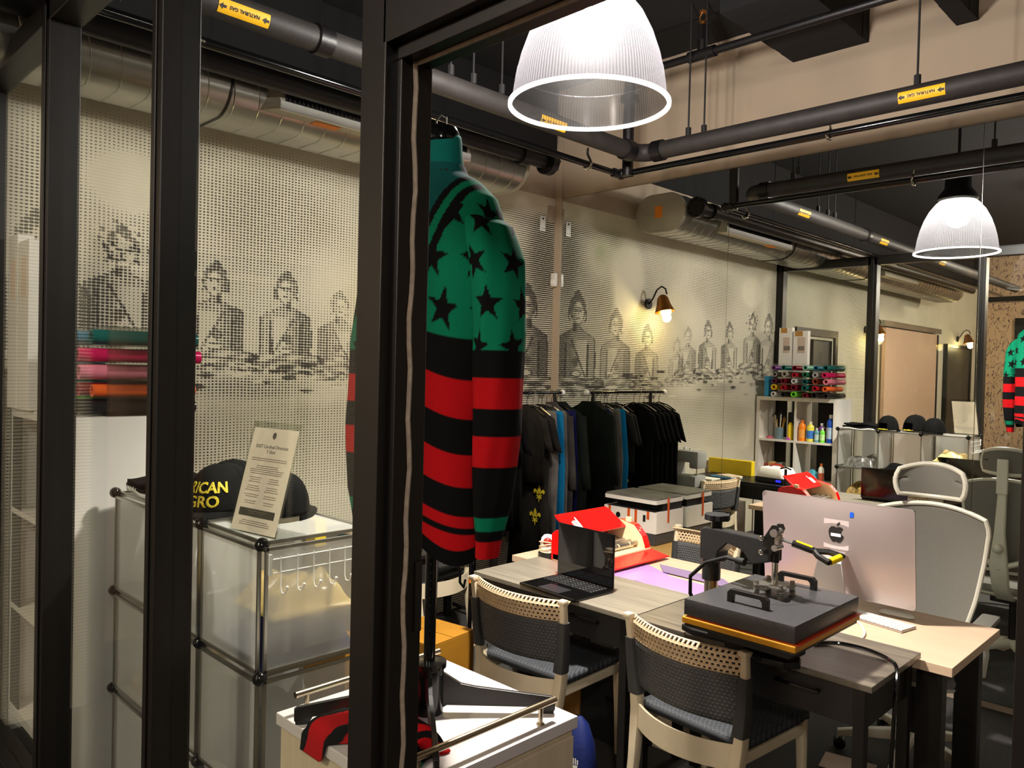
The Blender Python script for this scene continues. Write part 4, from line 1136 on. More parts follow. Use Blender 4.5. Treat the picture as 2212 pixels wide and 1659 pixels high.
# fruit emblem (seen from behind the screen, so outline laid on the bulged back)
def emblem():
    P = [(0, -.036), (.010, -.040), (.020, -.038), (.030, -.024), (.035, -.010), (.026, -.004), (.022, .006), (.026, .017), (.032, .022), (.024, .029), (.012, .030), (.002, .026), (-.008, .030), (-.020, .029), (-.030, .018), (-.033, .002), (-.028, -.020), (-.018, -.036), (-.010, -.040)]
    return P
b = B(); P_ = emblem(); b.add([onback(x+.02, z+.075, .0006) for x, z in P_]+[onback(.02, .070, .0006)], [(i, (i+1) % len(P_), len(P_)) for i in range(len(P_))])
L = [(.002, .033), (.004, .042), (.010, .049), (.017, .052), (.016, .044), (.011, .037)]
b.add([onback(x+.02, z+.075, .0006) for x, z in L], [tuple(range(6))])
obj('back_emblem', b, 'ink', t)
obj('protective_film', B().add([onback(x+.02, z+.07, .0002) for x, z in ((-.055, -.065), (.055, -.065), (.055, .065), (-.055, .065))], [(0, 1, 2, 3)]), mat('pale_film', (196, 182, 180), .3, 0, .03), t)
obj('white_sticker', B().add([onback(x+.02, z+.075, .0014) for x, z in ((-.022, -.014), (.022, -.014), (.022, .000), (-.022, .000))], [(0, 1, 2, 3)]), 'keycap', t)
obj('blue_sticker', B().add([onback(x+.085, z+.165, .0006) for x, z in ((-.008, -.012), (.008, -.012), (.008, .009), (0, .012), (-.008, .009))], [(0, 1, 2, 3, 4)]), mat('blue_sticker', (10, 84, 220), .4), t)
rings = []
for y, z, w_, th in ((-.048, .27, .075, .010), (-.10, .262, .095, .012), (-.125, .235, .11, .014), (-.135, .12, .15, .010), (-.138, .012, .185, .008)):
    rings.append([(px+.03, y+py, z) for px, py in rrect(w_, th, th*.45, 3)])
st = obj('stand', B().loft(rings).box((.03, -.045, .004), (.188, .19, .008), None, .003), 'silver', t, smooth=True)

# ---- keyboard, pen-like remote, sheets
t = thing('keyboard', 'slim white wireless keyboard on the pale desk', 'keyboard', (3.08, -1.325, .72), R(-11))
obj('keyboard_body', B().box((0, 0, .006), (.28, .112, .010), None, .004), 'silver', t)
b = B()
for r_ in range(6):
    for c in range(14): b.box((-.129+c*.0199, .044-r_*.0178, .0125), (.0165, .0145, .003), None)
obj('keys', b, 'keycap', t)
t = thing('mouse', 'low white mouse lying on the pale desk behind the keyboard', 'mouse', (3.106, -1.168, .72), R(2))
obj('shell', B().loft([[(px*k, py*k2, z) for px, py in rrect(.145, .050, .022, 5)] for z, k, k2 in ((.001, .9, .8), (.006, 1, 1), (.010, .97, .95), (.016, .80, .75), (.019, .5, .4))]), 'keycap', t, smooth=True)
def sheet(name, pts, z, th, m, lab, ct):
    return cat(obj(name, B().prism(pts, z, z+th), m), lab, ct)
sheet('plastic_sheet', [(1.55, -1.62), (1.835, -1.25), (2.06, -1.36), (2.06, -1.62)], .7205, .0015, 'purple', 'lilac glossy sheet on the pale desk beside the laptop screen', 'sheet')
sheet('plastic_sheet', [(2.012, -1.592), (1.97, -1.38), (2.50, -1.42), (2.50, -1.66)], .7225, .003, 'purple', 'long lilac glossy sheet reaching under the heat press arm', 'sheet')
sheet('plastic_sheet', [(1.917, -1.231), (2.30, -1.235), (2.45, -1.36), (2.02, -1.35)], .726, .003, 'purpledark', 'narrow dull violet sheet at the back of the pale desk', 'sheet')

# ---- red roller grill with lid open
t = thing('roller_grill', 'bright red roller grill with raised lid and steel rollers', 'roller grill', (1.68, -1.33, .72))
obj('base_tray', B().bb(1.47, 1.74, -1.60, -1.06, .725, .765, .006), 'creampart', t, world=True)
obj('rear_wall', B().bb(1.455, 1.475, -1.57, -1.09, .73, .872, .004), 'brightred', t, world=True)
prof_ = [(1.46, .725), (1.46, .868), (1.49, .890), (1.56, .905), (1.66, .885), (1.715, .83), (1.735, .78), (1.745, .725)]
for y, nm in ((-1.115, 'r'), (-1.60, 'l')):
    e = obj('end_housing', B().prism(prof_, 0, .055, lambda x, y_, z: (x, y+z-.0, y_)), 'brightred', t, world=True, bev=.006)
    inn = [(1.475, .745), (1.475, .855), (1.50, .872), (1.56, .885), (1.645, .868), (1.69, .82), (1.71, .765), (1.715, .745)]
    yy = y-.004 if nm == 'r' else y+.055
    obj('liner', B().prism(inn, 0, .004, lambda x, y_, z: (x, yy+z, y_)).prism([(x, z) for x, z in prof_], 0, .0025, lambda x, y_, z: (x, (y-.0025 if nm == 'r' else y+.055)+z, y_)), 'creampart', e, world=True)
k = obj('control_knob', B().cyl((1.60, -1.085, .895), (1.602, -1.085, .918), .021, .018, n=20), 'creampart', t, world=True, smooth=True)
obj('buttons', B().cyl((1.665, -1.095, .868), (1.668, -1.095, .874), .006, n=10).cyl((1.675, -1.08, .862), (1.678, -1.08, .868), .006, n=10).cyl((1.685, -1.10, .853), (1.688, -1.10, .859), .006, n=10), 'creampart', t, world=True)
for i in range(5):
    x = 1.505+i*.044; b = B().cyl((x, -1.55, .79), (x, -1.115, .79), .0125, n=14)
    obj('roller', b, 'galv', t, world=True, smooth=True)
    if i == 4: obj('roller_ring', B().cyl((x, -1.30, .79), (x, -1.29, .79), .0132, n=14).cyl((x, -1.2, .79), (x, -1.19, .79), .0132, n=14), 'creampart', t, world=True)
ld = obj('lid', B().prism([(1.452, .868), (1.462, .876), (1.40, .955), (1.385, .972), (1.378, .965), (1.392, .945)], -1.575, -1.10, lambda x, y_, z: (x+.105, z, y_)) if False else
    B().add([(1.605, -1.575, .872), (1.605, -1.115, .872), (1.490, -1.13, .955), (1.490, -1.585, .955), (1.598, -1.575, .862), (1.598, -1.115, .862), (1.480, -1.13, .947), (1.480, -1.585, .947),
             (1.462, -1.13, .968), (1.462, -1.585, .968)],
            [(0, 1, 2, 3), (7, 6, 5, 4), (0, 4, 5, 1), (1, 5, 6, 2), (3, 7, 4, 0), (2, 6, 8), (3, 9, 7), (2, 8, 9, 3), (6, 7, 9, 8)]), 'brightred', t, world=True, bev=.002)
# white hand printed on the lid
def onlid(x, y, h=.001):       # x along -Y, y up the slope
    a, b_ = Vector((1.6055, -1.35, .8725)), Vector((1.4905, -1.35, .9555)); d = (b_-a).normalized(); n_ = Vector((-d.z, 0, d.x)); n_ = -n_ if n_.z < 0 else n_
    return tuple(a+d*y+Vector((0, x, 0))+n_*h)
b = B()
def blob(pts): b.add([onlid(-.135+x*1.15, y+.022) for x, y in pts], [tuple(range(len(pts)))])
blob([(-.022, .02), (.02, .02), (.024, .05), (-.026, .055)])
for fx, fy, hh, w_ in ((-.020, .052, .022, .009), (-.007, .05, .03, .009), (.007, .05, .030, .009), (.019, .045, .055, .009)):
    blob([(fx-w_/2, fy-.004), (fx+w_/2, fy-.004), (fx+w_/2, fy+hh), (fx, fy+hh+.005), (fx-w_/2, fy+hh)])
obj('printed_hand', b, 'keycap', ld, world=True)
obj('drip_tray', B().add([(1.735, -1.62, .745), (1.865, -1.56, .735), (1.872, -1.075, .735), (1.735, -1.045, .745), (1.735, -1.62, .755), (1.865, -1.56, .742), (1.872, -1.075, .742), (1.735, -1.045, .755)],
    [(0, 3, 2, 1), (4, 5, 6, 7), (0, 1, 5, 4), (1, 2, 6, 5), (2, 3, 7, 6), (3, 0, 4, 7)]), 'brightred', t, world=True, bev=.002)

# ---- small white iron wrapped in its cord
t = thing('travel_iron', 'small white and red appliance wrapped in its cream cord on a grey puck', 'iron', (1.40, -1.56, .72), R(40))
obj('puck', B().cyl((0, 0, 0), (0, 0, .028), .052, n=28), 'pressdark', t, smooth=True)
obj('shell', B().loft([[(px*k, py*k, z) for px, py in rrect(.085, .07, .03, 5)] for z, k in ((.030, .92), (.04, 1), (.085, .95), (.11, .82), (.125, .5), (.128, .2))]), 'keycap', t, smooth=True)
obj('red_window', B().sph((-.0, -.024, .088), (.027, .016, .028)), 'mousered', t, smooth=True)
b = B()
for k in range(4):
    b.tube([(.046*math.cos(a)*1.02, .040*math.sin(a)*1.02, .045+k*.012+.012*math.sin(a+k*1.2)) for a in [i*PI/10 for i in range(20)]], .0032, 6, closed=True)
obj('wrapped_cord', b, 'creampart', t, smooth=True)

# ---- small table with the printer
t = thing('side_table', 'low honey-wood table under the white printer', 'table', (1.15, -.28, 0))
obj('table_top', B().bb(.78, 1.62, -.56, -.03, .565, .59, .003), 'honeywood', t, world=True)
for x in (.82, 1.58):
    for y in (-.52, -.07): obj('leg', B().bb(x-.02, x+.02, y-.02, y+.02, 0, .565), 'black', t, world=True)
t = thing('printer', 'white laser printer with dark scanner lid and orange packing tape', 'printer', (1.075, -.205, .59))
obj('base', B().bb(.86, 1.295, -.37, -.035, .592, .672, .008), 'press', t, world=True)
obj('body', B().loft([[(px+1.078, py-.200, z) for px, py in rrect(.446, .338, .012, 3)] for z in (.672, .815)]), 'white', t, world=True, smooth=True)
obj('output_well', B().bb(.875, 1.28, -.355, -.05, .812, .818), 'matte_black', t, world=True)
obj('paper_guides', B().bb(.90, 1.27, -.35, -.335, .816, .823).bb(.98, 1.12, -.34, -.22, .816, .821), 'pressdark', t, world=True)
obj('scanner_neck', B().bb(.90, 1.285, -.27, -.035, .815, .868), 'pressdark', t, world=True)
obj('scanner', B().loft([[(px+1.075, py-.195, z) for px, py in rrect(.44, .345, .02, 4)] for z in (.868, .894)]), 'white', t, world=True, smooth=True)
obj('scanner_lid', B().loft([[(px+1.075, py-.195, z) for px, py in rrect(.43, .335, .018, 4)] for z in (.894, .905)]), mat('dusty_grey_lid', (108, 106, 96), .35, 0, .35, 9), t, world=True, smooth=True)
for x in (.90, 1.065, 1.125, 1.225): obj('packing_tape', B().bb(x, x+.020, -.372, -.3695, .70 if x < 1.2 else .765, .818), 'tape', t, world=True)
obj('packing_tape', B().bb(1.300, 1.3035, -.235, -.215, .735, .905), 'tape', t, world=True)
obj('tag_slot', B().bb(1.195, 1.215, -.3715, -.369, .745, .790), 'ink', t, world=True)
obj('round_logo', B().lathe([(.0, 0), (.019, 0), (.019, .0015), (0, .0015)], (.985, -.371, .762), 24, 'Y'), 'pressdark', t, world=True)
text('logo_lettering', 'hp', .028, 'white', lambda x, y, z: (.984+x+.15*y, -.3718, .756+y), t, .0004)

# ---- sewing desk along the mural
t = thing('sewing_desk', 'dark desk in the corner by the mural, seen mainly in the mirror', 'desk', (.6, -1.9, 0))
obj('desk_top', B().bb(.06, .60, -2.02, -1.12, .728, .75, .003).bb(.06, 1.03, -2.50, -2.02, .728, .75, .003), 'pressdark', t, world=True)
obj('apron', B().bb(.10, 1.0, -2.03, -2.01, .60, .728).bb(.99, 1.01, -2.48, -2.03, .60, .728), 'matte_black', t, world=True)
for x, y in ((.10, -1.16), (.56, -1.16), (1.0, -2.05), (1.0, -2.47), (.10, -2.47)): obj('leg', B().bb(x-.02, x+.02, y-.02, y+.02, 0, .728), 'black', t, world=True)
t = thing('sewing_machine', 'grey sewing machine on the corner desk, facing the mural side in the mirror', 'sewing machine', (.44, -1.36, .75), 0)
obj('bed', B().bb(-.15, .15, -.09, .09, 0, .10, .012), 'machinegrey', t, smooth=True)
obj('pillar', B().bb(-.15, -.05, -.075, .075, .09, .30, .02), 'machinegrey', t, smooth=True)
obj('arm', B().bb(-.15, .16, -.072, .072, .215, .32, .02), 'machinegrey', t, smooth=True)
obj('head', B().bb(.075, .165, -.075, .078, .165, .32, .018), 'machinegrey', t, smooth=True)
for z, r_ in ((.28, .024), (.16, .036)): obj('dial', B().cyl((-.10, .075, z), (-.10, .092, z), r_, n=24), 'keycap', t, smooth=True)
obj('red_dial_mark', B().cyl((-.10, .092, .16), (-.10, .0935, .16), .014, n=16), 'mousered', t)
obj('needle_bar', B().cyl((.12, .02, .10), (.12, .02, .17), .005, n=8).box((.12, .025, .115), (.03, .03, .006)), 'chrome', t)
obj('thread_pin', B().cyl((-.02, 0, .32), (-.02, 0, .345), .012, n=12).cyl((.04, 0, .32), (.04, 0, .34), .01, n=12), 'whiteplastic', t)
t = thing('cutting_machine', 'white domed machine with red handle on dark base, on the corner desk', 'machine', (.86, -2.26, .75), R(5))
obj('base', B().box((0, 0, .028), (.30, .26, .05), None, .012), 'pressdark', t)
obj('cover', B().loft([[(px*k, py*k, z) for px, py in rrect(.30, .26, .04, 5)] for z, k in ((.054, 1), (.075, 1), (.13, .84), (.142, .78), (.146, .6))]), 'keycap', t, smooth=True)
obj('carry_handle', B().tube([(-.07, 0, .145), (-.04, 0, .165), (.04, 0, .165), (.07, 0, .145)], .011, 8), 'mousered', t, smooth=True)
obj('blue_display', B().box((.10, .132, .03), (.05, .002, .02)), emit('blue_display', (40, 40, 255), 2.5), t)
cat(obj('tool_case', B().bb(.04, .52, -2.49, -2.42, .751, .90, .006), mat('yellow_case', (216, 186, 20), .5, 0, .06)), 'flat yellow case standing on the corner desk against the mural', 'case')
for i, (x, y, w_, d, z, c, lab) in enumerate(((.35, -1.78, .26, .2, .751, (26, 28, 34), 'black folder lying flat on the corner desk'), (.38, -1.80, .22, .16, .764, (214, 210, 196), 'cream pad on top of the black folder'),
        (.42, -2.10, .26, .18, .751, (60, 110, 140), 'bluish magazine stack on the corner desk'), (.45, -2.12, .2, .15, .771, (196, 176, 150), 'tan samples fanned on the magazines'))):
    cat(obj(('folder', 'note_pad', 'magazine_stack', 'fabric_samples')[i], B().box((x, y, z+.006+(.004 if i == 2 else 0)), (w_, d, .012+(.008 if i == 2 else 0)), R(10*i-12), .002), mat('stationery_%d' % i, c, .6)), lab, 'stationery')

# ---- boxes under and behind the desks
def carton(c, d, m, lab, rz=0, tape=True, nm='carton'):
    t = thing(nm, lab, 'box', (c[0], c[1], c[2]), rz)
    obj('box_body', B().box((0, 0, d[2]/2), d, None, .003), m, t)
    obj('lid_flap', B().box((0, -d[1]*.25-.001, d[2]+.0025), (d[0], d[1]*.49, .004)).box((0, d[1]*.25+.001, d[2]+.0025), (d[0], d[1]*.49, .004)), m, t)
    if tape: obj('tape', B().box((0, 0, d[2]+.0055), (d[0]*1.002, .05, .001)), 'tape', t)
    return t
carton((1.23, -2.26, .0), (.34, .32, .42), 'cardyellow', 'ochre carton on the floor left of the black display pole', R(8), False)
carton((.85, -2.50, 0), (.45, .3, .38), 'cardyellow', 'ochre carton under the corner desk, seen in the mirror', R(0), False)
carton((.30, -2.2, 0), (.36, .4, .5), 'white', 'white carton with a red stripe under the corner desk', 0)
mv = carton((2.05, -1.69, 0), (.32, .30, .34), 'matte_black', 'dark carton with white lettering under the laptop desk', 0, False)
text('lettering', 'oving', .055, 'greyprint', lambda x, y, z: (x+.05, -.1512, y+.20), mv, .0004, world=False, bold=.001)
carton((2.27, -1.60, 0), (.11, .2, .30), 'wallwhite', 'narrow pale carton behind the desk leg under the laptop desk', 0, False)
carton((1.69, -1.62, 0), (.26, .28, .28), 'card', 'small brown carton under the left end of the laptop desk', R(4), False)
t = thing('shoulder_bag', 'cobalt blue bag with a white printed hand on the floor under the desk', 'bag', (2.12, -2.20, 0), R(20))
obj('bag_body', B().loft([[(px*k, py*k2, z) for px, py in rrect(.26, .12, .05, 5)] for z, k, k2 in ((0, .95, .9), (.04, 1, 1), (.15, .92, .9), (.24, .7, .5), (.27, .5, .15))]), 'blue', t, smooth=True)
b = B()
b.add([(x+.05, -.0585-.002, z) for x, z in ((-.015, .05), (.015, .05), (.018, .085), (-.018, .085))], [(0, 1, 2, 3)])
for k in range(4): b.add([(.036+k*.0095+x, -.0605, .088+z) for x, z in ((0, 0), (.006, 0), (.006, .03-abs(k-1.5)*.006), (0, .03-abs(k-1.5)*.006))], [(0, 1, 2, 3)])
obj('printed_hand', b, 'keycap', t)
cat(obj('paper_sheet', B().box((2.93, -1.20, .004), (.22, .16, .002), R(12)), 'paper'), 'white paper lying on the floor under the pale desk', 'paper')

# ---- clothes rack in the mirror corner
t = thing('clothes_rack', 'black clothes rack with white ball ends beside the mirror', 'clothes rack', (.25, -.7, 0))
obj('hanging_rod', B().cyl((.25, -1.25, 1.585), (.25, -.16, 1.585), .012, n=14), 'gloss_black', t, world=True, smooth=True)
for y in (-1.26, -.15): obj('end_ball', B().sph((.25, y, 1.585), .024), 'keycap', t, world=True, smooth=True)
for y in (-1.05, -.24):
    obj('upright', B().cyl((.25, y, .06), (.25, y, 1.58), .014, n=12), 'black', t, world=True, smooth=True)
    obj('foot', B().cyl((.04, y, .05), (.46, y, .05), .012, n=10), 'black', t, world=True, smooth=True)
obj('bottom_bar', B().cyl((.25, -1.05, .12), (.25, -.24, .12), .010, n=10), 'black', t, world=True, smooth=True)
def garment(kind, y, m, z1, lab, w_=.40, th=.035, seed=0, rz=0):
    t = obj  # noqa
    b = B(); rings = []; n = 28
    top = 1.485
    random.seed(seed)
    ph = random.random()*6
    tabs = {'tee': ((top, .07, .4), (top-.012, .12, .6), (top-.05, .30, .8), (top-.10, .40, 1), (top-.22, .42, 1), (lerp(top, z1, .6), .42, 1), (z1, .44, 1.1)),
            'jacket': ((top+.03, .10, .8), (top-.0, .16, 1), (top-.05, .34, 1.1), (top-.12, .44, 1.15), (lerp(top, z1, .5), .46, 1.15), (z1, .45, 1.15)),
            'trousers': ((top-.03, .34, .6), (top-.06, .36, .8), (lerp(top, z1, .4), .42, 1), (z1, .40, .9)),
            'gown': ((top, .07, .4), (top-.05, .30, .8), (top-.10, .38, 1), (lerp(top, z1, .5), .36, 1), (z1, .46, 1.2))}[kind]
    k0 = .40/w_
    for z, ww, tt in tabs:
        ww /= k0
        ring = []
        for i in range(n):
            a = 2*PI*i/n; x = ww/2*abs(math.cos(a))**.8*(1 if math.cos(a) >= 0 else -1)
            yy = th*tt*math.sin(a)*.5+.010*math.sin(x*30+ph+z*2)*ss((top-z)/.3)
            ring.append((.25+x, y+yy, z))
        rings.append(ring)
    b.loft(rings)
    if kind in ('tee', 'jacket', 'gown'):
        L = .24 if kind != 'jacket' else .55
        for s in (-1, 1):
            r2 = []
            for k in range(5):
                q_ = k/4; cx2 = .25+s*(.17+.085*q_*(1 if kind != 'jacket' else .7))/k0; cz = top-.07-L*q_
                r2.append([(cx2+(.055-.008*q_)*math.cos(a)*.9, y+.020*math.sin(a), cz+s*math.cos(a)*-.02*(0 if kind == 'jacket' else 1)) for a in [2*PI*i/14 for i in range(14)]])
            b.loft(r2)
    o = globals()['obj']({'tee': 't_shirt', 'jacket': 'jacket', 'trousers': 'trousers', 'gown': 'long_robe'}[kind], b, m, smooth='all')
    return cat(o, lab, {'tee': 't-shirt', 'jacket': 'jacket', 'trousers': 'trousers', 'gown': 'robe'}[kind], 'clothes hanging on the rack')
G = [('jacket', -.175, 'clothdark', .62, 'big dark green-black jacket, closest on the rack to the mirror'),
     ('trousers', -.215, 'clothnavy', .50, 'navy trousers beside the big dark jacket'),
     ('jacket', -.275, 'clothgreydk', .55, 'dark marled grey jacket between the navy and the grey trousers'),
     ('trousers', -.335, 'clothgrey', .38, 'grey marled trousers just behind the grey jacket'),
     ('trousers', -.385, 'clothblue', .36, 'bright blue trousers on the rack between two grey pairs'),
     ('trousers', -.425, 'clothgrey', .42, 'grey marled trousers between the blue pair and the black robe'),
     ('gown', -.485, 'clothbrown', .25, 'long washed-black robe with gold lily emblems'),
     ('tee', -.55, 'clothbrown', .92, 'washed-black short-sleeved shirt hanging over the robe'),
     ('tee', -.80, 'clothblack', .60, 'black shirt, first past the gap next to the washed-black shirt'),
     ('tee', -.88, 'clothblack', .66, 'black shirt, fifth from the outer end of the rack'),
     ('tee', -.95, 'clothblack', .60, 'black shirt, fourth from the outer end of the rack'),
     ('tee', -1.02, 'clothblack', .58, 'plain black shirt, third from the outer end of the rack'),
     ('tee', -1.10, 'clothblack', .62, 'plain black shirt, second from the outer end of the rack'),
     ('tee', -1.18, 'clothblack', .60, 'plain black shirt at the outer end of the rack')]
for i, (k, y, m, z1, lab) in enumerate(G):
    garment(k, y, m, z1, lab, {0: .50, 1: .44, 3: .46, 4: .49, 5: .42, 7: .37}.get(i, .40), .032 if i < 8 else .05, i)
    h = obj('clothes_hanger', B().tube([(.25, y, 1.49), (.25, y, 1.545), (.268, y, 1.575), (.268, y, 1.597), (.25, y, 1.607), (.232, y, 1.597)], .0022, 5).tube([(.07, y, 1.425), (.16, y, 1.475), (.25, y, 1.495), (.34, y, 1.475), (.43, y, 1.425)], .006, 6), 'gloss_black' if i % 3 else 'chrome', smooth=True)
    cat(h, 'thin clothes hanger hooked over the rod of the clothes rack', 'hanger', 'hangers on the clothes rack')
# gold lilies on the robe
def lily(cx, cy, cz, s):
    b = B()
    for pts in ([(0, 1.0), (.16, .72), (.24, .42), (.12, .08), (0, -.02), (-.12, .08), (-.24, .42), (-.16, .72)],
                [(.14, -.02), (.32, .34), (.58, .56), (.84, .40), (.82, .12), (.62, -.04), (.64, .12), (.52, .20), (.36, .06), (.22, -.10)],
                [(-.14, -.02), (-.32, .34), (-.58, .56), (-.84, .40), (-.82, .12), (-.62, -.04), (-.64, .12), (-.52, .20), (-.36, .06), (-.22, -.10)],
                [(-.42, -.14), (.42, -.14), (.42, -.24), (-.42, -.24)], [(-.16, -.24), (.16, -.24), (.10, -.52), (0, -1.0), (-.10, -.52)], [(.2, -.26), (.4, -.50), (.24, -.56), (.12, -.34)], [(-.2, -.26), (-.4, -.50), (-.24, -.56), (-.12, -.34)]):
        b.prism(pts, 0, .002, lambda x, y, z: (cx+x*s, cy-z, cz+y*s))
    return b
rb = next(o for o in COL.objects if o.name.startswith('long_robe'))
for cx, cz in ((.365, .84), (.33, .665)): obj('gold_lily', lily(cx, -.517, cz, .066), 'skin_gold', rb, world=True)

# ---- office chair at the computer, facing the storefront
t = thing('office_chair', 'grey mesh office chair with headrest behind the computer', 'office chair', (3.105, -.93, 0), R(183))
# local: front +Y, back -Y
for k in range(5):
    a = R(72*k+20); c = Vector((math.cos(a), math.sin(a), 0))
    lg = obj('base_arm', B().loft([[tuple(c*d+Vector((-c.y*px, c.x*px, z+pz))) for px, pz in rrect(w_, h, .008, 2)] for d, w_, h, z in ((.03, .055, .05, .12), (.18, .045, .04, .10), (.31, .035, .03, .075))]), 'officeframe', t, smooth=True)
    obj('caster', B().cyl(tuple(c*.30+Vector((-c.y*.022, c.x*.022, .028))), tuple(c*.30+Vector((c.y*.022, -c.x*.022, .028))), .027, n=16), 'gloss_black', lg, smooth=True)
obj('gas_lift', B().cyl((0, 0, .10), (0, 0, .40), .026, n=16), 'black', t, smooth=True)
obj('tilt_mechanism', B().bb(-.10, .10, -.13, .10, .385, .435, .01), 'black', t)
obj('tilt_lever', B().cyl((.10, .02, .41), (.24, .02, .40), .008, n=10), 'black', t, smooth=True)
obj('seat_shell', B().loft([[(px*k, py*k+.03, z) for px, py in rrect(.50, .48, .10, 6)] for z, k in ((.43, .86), (.445, .98), (.46, 1.0))]), 'officeframe', t, smooth=True)
obj('seat', B().loft([[(px*k, py*k+.03, z) for px, py in rrect(.50, .48, .10, 6)] for z, k in ((.46, .98), (.485, 1.0), (.505, .97), (.513, .88))]), 'officemesh', t, smooth=True)
def backpt(u, v):        # u across -1..1, v up 0..1
    wd = interp([(0, .17), (.25, .205), (.6, .235), (.9, .250), (1, .235)], v)
    z = .60+.56*v-.035*(u*u)*ss((v-.6)/.4)*1.2
    y = -.225-.045*math.sin(v*PI)*0-.02*v+.055*u*u-.03*math.sin(v*3.1)
    return (u*wd, y, z)
b = B(); b.grid(lambda u, v: backpt(2*u-1, v), 24, 24); obj('back_mesh', b, 'officemesh', t, smooth='all', solid=.006)
ol = [backpt(-1, i/14) for i in range(15)]+[backpt(-1+2*i/14, 1) for i in range(1, 14)]+[backpt(1, 1-i/14) for i in range(15)]+[backpt(1-2*i/10, 0) for i in range(1, 10)]
obj('back_frame', B().tube(ol, .011, 8, closed=True), 'officeframe', t, smooth=True)
obj('back_support', B().loft([[(px, y+py, z) for px, py in rrect(w_, d, .012, 3)] for z, y, w_, d in ((.42, -.16, .10, .05), (.50, -.27, .09, .05), (.66, -.33, .10, .04), (.85, -.325, .06, .035), (1.10, -.30, .05, .03))]).tube([(-.20, -.255, .80), (-.1, -.30, .68), (0, -.33, .64), (.1, -.30, .68), (.20, -.255, .80)], .017, 8), 'officeframe', t, smooth=True)
obj('lumbar_knob', B().sph((0, -.355, .76), .03), 'officeframe', t, smooth=True)
hs = obj('headrest_post', B().bb(-.03, .03, -.325, -.30, 1.08, 1.29, .006), 'officeframe', t)
def hpt(u, v): return (u*.152*(1-.10*abs(2*v-1)**3), -.255+.075*u*u-.03*(v-.5)**2, 1.195+.155*v-.030*u*u*(1 if v > .5 else -.2))
b = B(); b.grid(lambda u, v: hpt(2*u-1, v), 24, 10); hr = obj('headrest', b, 'officemesh', t, smooth='all', solid=.012)
ol = [hpt(-1, i/6) for i in range(7)]+[hpt(-1+2*i/14, 1) for i in range(1, 14)]+[hpt(1, 1-i/6) for i in range(7)]+[hpt(1-2*i/14, 0) for i in range(1, 14)]
obj('headrest_frame', B().tube(ol, .012, 8, closed=True), 'officeframe', hr, smooth=True)
for s in (-1, 1):
    ar = obj('armrest', B().box((s*.275, -.05, .69), (.075, .24, .026), None, .012), 'officemesh', t, smooth=True)
    obj('arm_post', B().tube([(s*.20, -.02, .44), (s*.27, -.02, .47), (s*.28, -.01, .56), (s*.275, 0, .678)], .020, 10), 'officeframe', ar, smooth=True)

# ================================================================== BY THE STOREFRONT
# ---- modular cubes of frosted panels with black ball connectors
X_ = (1.0, 1.40, 1.795, 2.2); Y_ = (-3.69, -3.30); Z_ = (.055, .45, .84, 1.23)
t = thing('storage_cubes', 'modular storage of frosted plastic cubes with black ball connectors behind the glass', 'storage shelf', (1.6, -3.495, 0))
def fpanel(name, c, d, lab=None):
    """frosted sheet with its metal edging"""
    ax = min(range(3), key=lambda i: d[i]); oth = [i for i in range(3) if i != ax]
    b = B(); b.cur = 0
    a1, a2 = oth; q4 = []
    for s1, s2 in ((-1, -1), (1, -1), (1, 1), (-1, 1)):
        p_ = list(c); p_[a1] += s1*d[a1]/2; p_[a2] += s2*d[a2]/2; q4.append(p_)
    b.add(q4, [(0, 1, 2, 3)])
    b.cur = 1
    for o_ in oth:
        q_ = [i for i in oth if i != o_][0]
        for s in (-1, 1):
            cc = list(c); cc[q_] += s*(d[q_]/2-.004); dd = [.009]*3; dd[o_] = d[o_]; dd[ax] = .010
            b.box(cc, dd)
    return obj(name, b, ['frost', 'galv'], t, world=True)
G_ = .022
for k in range(3):
    for i in range(3):
        fpanel('front_panel', ((X_[i]+X_[i+1])/2, Y_[0], (Z_[k]+Z_[k+1])/2), (X_[i+1]-X_[i]-G_, .004, Z_[k+1]-Z_[k]-G_))
for k in range(3):
    for x in X_: fpanel('side_panel', (x, -3.495, (Z_[k]+Z_[k+1])/2), (.004, .39-G_, Z_[k+1]-Z_[k]-G_))
for z in Z_:
    for i in range(3): fpanel('shelf_panel', ((X_[i]+X_[i+1])/2, -3.495, z), (X_[i+1]-X_[i]-G_, .39-G_, .004))
for x in X_:
    for y in Y_:
        for z in Z_: obj('connector', B().lathe([(0, -.006), (.022, -.004), (.026, .004), (.020, .011), (0, .014)] if False else [(.0, -.016), (.014, -.014), (.0215, -.004), (.0215, .004), (.014, .014), (0, .016)], (x, y, z), 14, 'X').lathe([(.0, -.016), (.014, -.014), (.0215, -.004), (.0215, .004), (.014, .014), (0, .016)], (x, y, z), 14, 'Z'), 'gloss_black', t, world=True, smooth=True)
# wire hook rail hung on the end panel
t2 = thing('hook_rail', 'white wire hook rail hanging on the end of the frosted cubes', 'hook rail', (2.215, -3.5, 1.1))
b = B()
for z in (1.185, 1.145): b.cyl((2.212, -3.66, z), (2.212, -3.33, z), .002, n=6)
obj('wire_rail', b.bb(2.206, 2.214, -3.672, -3.664, 1.14, 1.20), 'whiteplastic', t2, world=True)
for k in range(6):
    y = -3.635+k*.055
    obj('hook', B().tube([(2.212, y, 1.19), (2.213, y, 1.10), (2.220, y, 1.085), (2.236, y, 1.085), (2.246, y+.002, 1.103)], .0020, 6).sph((2.247, y+.002, 1.106), .0048, 10, 6), 'whiteplastic', t2, world=True, smooth=True)
